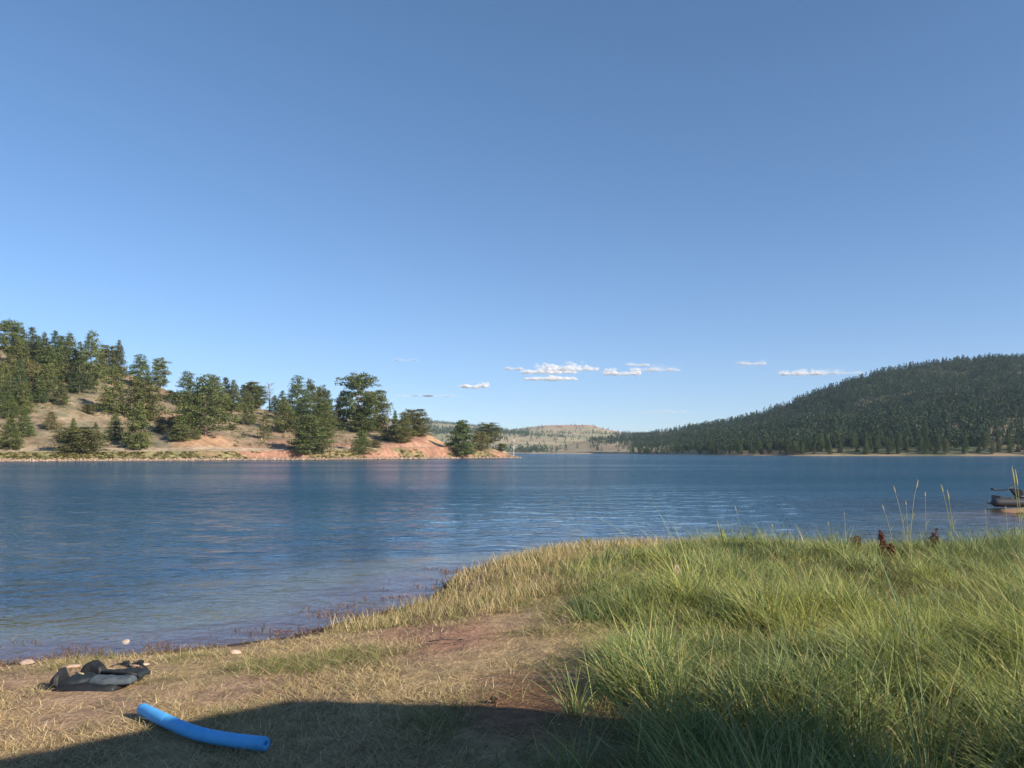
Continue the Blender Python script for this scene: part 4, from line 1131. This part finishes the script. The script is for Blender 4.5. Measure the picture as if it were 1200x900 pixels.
def box(name, c0, sz, m, parent, bev=.01, rot=None):
    bm = bmesh.new(); bmesh.ops.create_cube(bm, size=1); bmesh.ops.scale(bm, vec=sz, verts=bm.verts)
    bmesh.ops.bevel(bm, geom=bm.edges[:], offset=bev, segments=2)
    if rot: bmesh.ops.rotate(bm, cent=(0, 0, 0), matrix=Matrix.Rotation(rot, 3, 'Y'), verts=bm.verts)
    bmesh.ops.translate(bm, vec=c0, verts=bm.verts); return bm_obj(name, bm, m, parent)
box('floor', (1.15, .5, .10), (1.9, .74, .04), M_BLK, boat)
box('transom', (.38, .5, .24), (.04, .72, .3), M_PVC, boat)
box('bench', (1.35, .5, .335), (.26, 1.0, .03), M_DECK, boat)
mot = MB()
mot.tube(np.array([(.95, .42, .74), (.62, .40, .585), (.30, .40, .59), (.20, .40, .62)]), [.022, .018, .018, .02], 8); mot.build('tiller', M_BLK, boat, True)
gb = MB(); gb.tube(np.array([(.16, .40, .635), (.24, .40, .61), (.34, .40, .59)]), [.032, .036, .028], 8); gb.build('grip', M_BLK, boat, True)
bm = bmesh.new()
prof_ = [(.78, .64), (1.12, .62), (1.2, .46), (1.06, .34), (.96, .38)]
f0 = [bm.verts.new((a_, .32, b_)) for a_, b_ in prof_]; f1 = [bm.verts.new((a_, .52, b_)) for a_, b_ in prof_]
bm.faces.new(f0); bm.faces.new(f1[::-1])
for k in range(5): bm.faces.new([f0[k], f1[k], f1[(k+1) % 5], f0[(k+1) % 5]])
bmesh.ops.recalc_face_normals(bm, faces=bm.faces); bmesh.ops.bevel(bm, geom=bm.edges[:], offset=.02, segments=2)
bm_obj('motor_head', bm, M_BLK, boat)
rp = MB()
for (a_, b_) in ((.62, .0), (.78, .0)): rp.tube(np.array([(a_, 0, .322), (a_+.05, -.02, .332), (a_+.1, .0, .322)]), .014, 6)
rp.build('grab_rope', M_DECK, boat, True)

# ------------------------------------------------------------------ unseen umbrella, added and shaped to cast the shadow on the bank
hC = 2.75
sx, sy, sz_ = on_ground(335, 822)
off = hC/math.tan(SUN_EL)
cx_, cy_ = sx+off*math.sin(SUN_AZ), sy+off*math.cos(SUN_AZ)
Rr = 2.75
ux, uy = cx_+Rr*.16, cy_-Rr*.987
g0 = gz(ux, uy); zt = sz_+hC
um = empty('added_shade_umbrella', (ux, uy, g0)); tag(um, 'unseen umbrella shape added out of view to cast the shadow on the bank', 'umbrella')
a0 = math.atan2(cy_-uy, cx_-ux)
mb = MB(); ring = []
ns = 6
V = [[0, 0, zt+.55-g0]]; 
for k in range(ns):
    for j, f in enumerate((.35, .7, 1.0)):
        a_ = a0+k*2*math.pi/ns; V.append([math.cos(a_)*Rr*f, math.sin(a_)*Rr*f, zt-g0+.55*(1-f)**1.1])
V = np.array(V); T = []; Q = []
for k in range(ns):
    k2 = (k+1) % ns; T.append([0, 1+3*k, 1+3*k2])
    for j in range(2): Q.append([1+3*k+j, 2+3*k+j, 2+3*k2+j, 1+3*k2+j])
mb.add(V, Q, T); V2 = V.copy(); V2[:, 2] -= .006; mb.add(V2, np.array(Q)[:, ::-1], np.array(T)[:, ::-1])
mb.build('canopy', simple('canvas', lin(150, 140, 120), .8, .1, 8), um)
mb = MB(); mb.tube(np.array([(0, 0, -.3), (0, 0, zt+.62-g0)]), .024, 12); mb.build('pole', M_BLK, um, True)
for k in range(ns):
    a_ = a0+k*2*math.pi/ns
    mb = MB(); mb.tube(np.array([(0, 0, zt+.53-g0), (math.cos(a_)*Rr*.98, math.sin(a_)*Rr*.98, zt-g0-.012)]), .007, 5); mb.build('rib', M_BLK, um)

# ------------------------------------------------------------------ clouds
m_, nt, out = new_mat('cloud_vapour')
oi = N(nt, 'ShaderNodeObjectInfo')
df = N(nt, 'ShaderNodeBsdfDiffuse'); df.inputs[0].default_value = (.98, .97, .97, 1)
tl = N(nt, 'ShaderNodeBsdfTranslucent'); tl.inputs[0].default_value = (.98, .97, .97, 1)
dt = N(nt, 'ShaderNodeMixShader'); dt.inputs[0].default_value = .4; nt.links.new(df.outputs[0], dt.inputs[1]); nt.links.new(tl.outputs[0], dt.inputs[2])
tp = N(nt, 'ShaderNodeBsdfTransparent')
mu = N(nt, 'ShaderNodeMath', operation='MULTIPLY', i_1=.24); nt.links.new(oi.outputs['Alpha'], mu.inputs[0])
mx = N(nt, 'ShaderNodeMixShader'); nt.links.new(mu.outputs[0], mx.inputs[0]); nt.links.new(tp.outputs[0], mx.inputs[1]); nt.links.new(dt.outputs[0], mx.inputs[2])
nt.links.new(mx.outputs[0], out.inputs[0])
bm = bmesh.new(); bmesh.ops.create_icosphere(bm, subdivisions=2, radius=1.0)
PV = np.array([v.co for v in bm.verts]); PT = np.array([[v.index for v in f.verts] for f in bm.faces]); bm.free()
def cloud_mesh(w, h, seed):
    r = np.random.default_rng(seed); V = []; T = []; k = 0
    nl = max(2, int(w/7)); lobes = [(x_+r.normal(0, .08), r.uniform(.35, 1)*(1-.55*abs(x_))) for x_ in np.linspace(-.8, .8, nl)]
    for i in range(int(60+w*5)):
        lx, lh = lobes[r.integers(nl)]
        x_ = lx+r.normal(0, .20); y_ = r.normal(0, .35)
        z_ = -.55+abs(r.normal(0, .75))*lh
        if r.uniform() < .25: x_ = r.uniform(-1.1, 1.1); z_ = -.5+r.normal(0, .12)
        q = r.uniform(.9, 2.6)*(1.15-.5*min(1, abs(x_)))
        sc = np.array([q*1.5, q, q*.75]); 
        V.append(PV*sc+np.array([x_*w, y_*w, z_*h])); T.append(PT+k); k += len(PV)
    cx0 = np.arange(-1.1*w, 1.1*w+.1, 1.1)
    for xx in cx0: V.append(PV*np.array([1.6, 1.3, .95])*(1.1-.5*abs(xx)/w)+np.array([xx, 0, -.45*h+r.normal(0, .12)])); T.append(PT+k); k += len(PV)
    for q_ in range(len(V)-len(cx0)):                          # loose puffs are drawn in until they touch the bank
        c_ = V[q_].mean(0); zc_ = max(-.8, min(1.0, c_[2]/h)); xc_ = max(-1.1, min(1.1, c_[0]/w))
        V[q_] = V[q_]-c_+np.array([xc_*w, c_[1]*.1, zc_*h])
    return np_mesh('cloud', np.concatenate(V), np.concatenate(T), None, [m_], True)
CL = [(643, 432, 29, 9, 1, 'broadest white cloud bank over the middle of the lake'), (672, 430, 26, 6, .8, 'cloud touching the right end of the broadest cloud bank'),
      (645, 442, 27, 5, .9, 'flat white cloud right under the broadest bank'), (728, 434, 19, 8, 1, 'compact bright white cloud right of the broadest bank'),
      (768, 432, 26, 4, .45, 'thin trailing streak right of the compact bright cloud'), (555, 450, 16, 6, .9, 'small white puff alone above the point'),
      (880, 424, 15, 5, .42, 'small faint puff alone left of the wooded hill'), (940, 436, 24, 5, .8, 'low white cloud just above the shoulder of the wooded hill'),
      (978, 435, 30, 5, .35, 'faint haze streak behind the shoulder of the wooded hill'), (747, 426, 12, 4, .4, 'faint wisp above the compact bright cloud'),
      (515, 463, 17, 2.2, .2, 'very thin streak of cloud above the point'), (485, 463, 22, 2, .15, 'faintest thin streak above the old domed pine'), (475, 421, 12, 3, .17, 'tiny faint wisp highest on the left'),
      (602, 431, 9, 3, .4, 'tiny wisp left of the broadest cloud bank'), (780, 481, 30, 5, .15, 'faint low veil over the distant hills')]
for (px, py, w, h, al, lb) in CL:
    Y = 9000
    o = link('cloud', cloud_mesh(w, h, px)); o.location = ((px-CX)/F*Y, Y, ZC+(HY-py)/F*Y); o.scale = (Y/F, Y/F, Y/F); o.color = (1, 1, 1, al**1.6)
    tag(o, lb, 'cloud', 'small clouds low in the sky')

# ------------------------------------------------------------------ haze
m_, nt, out = new_mat('haze_air')
pv = N(nt, 'ShaderNodeVolumePrincipled'); pv.inputs['Color'].default_value = (.62, .78, 1, 1); pv.inputs['Density'].default_value = .00008; pv.inputs['Anisotropy'].default_value = .1
nt.links.new(pv.outputs[0], out.inputs['Volume'])
HAZE = True
if HAZE:
    bm = bmesh.new(); bmesh.ops.create_cube(bm, size=1); bmesh.ops.scale(bm, vec=(6000, 3200, 420), verts=bm.verts); bmesh.ops.translate(bm, vec=(0, 1450, 420/2-101), verts=bm.verts)
    o = bm_obj('haze', bm, m_); tag(o, 'thin bluish summer haze over the lake', 'haze', kind='stuff')

# ------------------------------------------------------------------ light, sky, camera
w = bpy.data.worlds.new('World'); S.world = w; w.use_nodes = True
nt = w.node_tree; bg = nt.nodes['Background']
sky = nt.nodes.new('ShaderNodeTexSky'); sky.sky_type = 'NISHITA'; sky.sun_disc = False
sky.sun_elevation = SUN_EL; sky.sun_rotation = SUN_AZ
sky.altitude = 2000; sky.air_density = 1.0; sky.dust_density = .35; sky.ozone_density = 3.5
tcw = nt.nodes.new('ShaderNodeTexCoord'); sx_ = nt.nodes.new('ShaderNodeSeparateXYZ'); nt.links.new(tcw.outputs['Generated'], sx_.inputs[0])
rp_ = ramp(nt, sx_.outputs['Z'], [(0.0, (.80, .84, .97)), (.06, (.86, .89, .99)), (.2, (.90, .985, 1.05)), (.55, (.90, 1.10, 1.13))])
nt.links.new(mixc(nt, sky.outputs[0], rp_, 1.0, 'MULTIPLY'), bg.inputs[0]); bg.inputs[1].default_value = .084
sl = bpy.data.lights.new('sun', 'SUN'); sl.energy = 5.0; sl.angle = R(.5); sl.color = (1.0, .90, .76)
so = bpy.data.objects.new('sun', sl); COL.objects.link(so)
dv = Vector((math.sin(SUN_AZ)*math.cos(SUN_EL), math.cos(SUN_AZ)*math.cos(SUN_EL), math.sin(SUN_EL)))
so.rotation_euler = dv.to_track_quat('Z', 'Y').to_euler(); so.location = dv*50

cam = bpy.data.cameras.new('camera'); co = bpy.data.objects.new('camera', cam); COL.objects.link(co)
co.location = (0, 0, ZC); co.rotation_euler = (R(90), 0, 0)
cam.sensor_width = 36; cam.lens = 36*F/1200; cam.shift_y = (HY-450)/1200
cam.clip_start = .05; cam.clip_end = 30000
S.camera = co
S.view_settings.view_transform = 'Standard'; S.view_settings.look = 'None'; S.view_settings.gamma = 1; S.view_settings.exposure = .8
S.view_settings.use_curve_mapping = False
S.render.engine = 'CYCLES'
S.cycles.volume_bounces = 3
S.cycles.transparent_max_bounces = 48
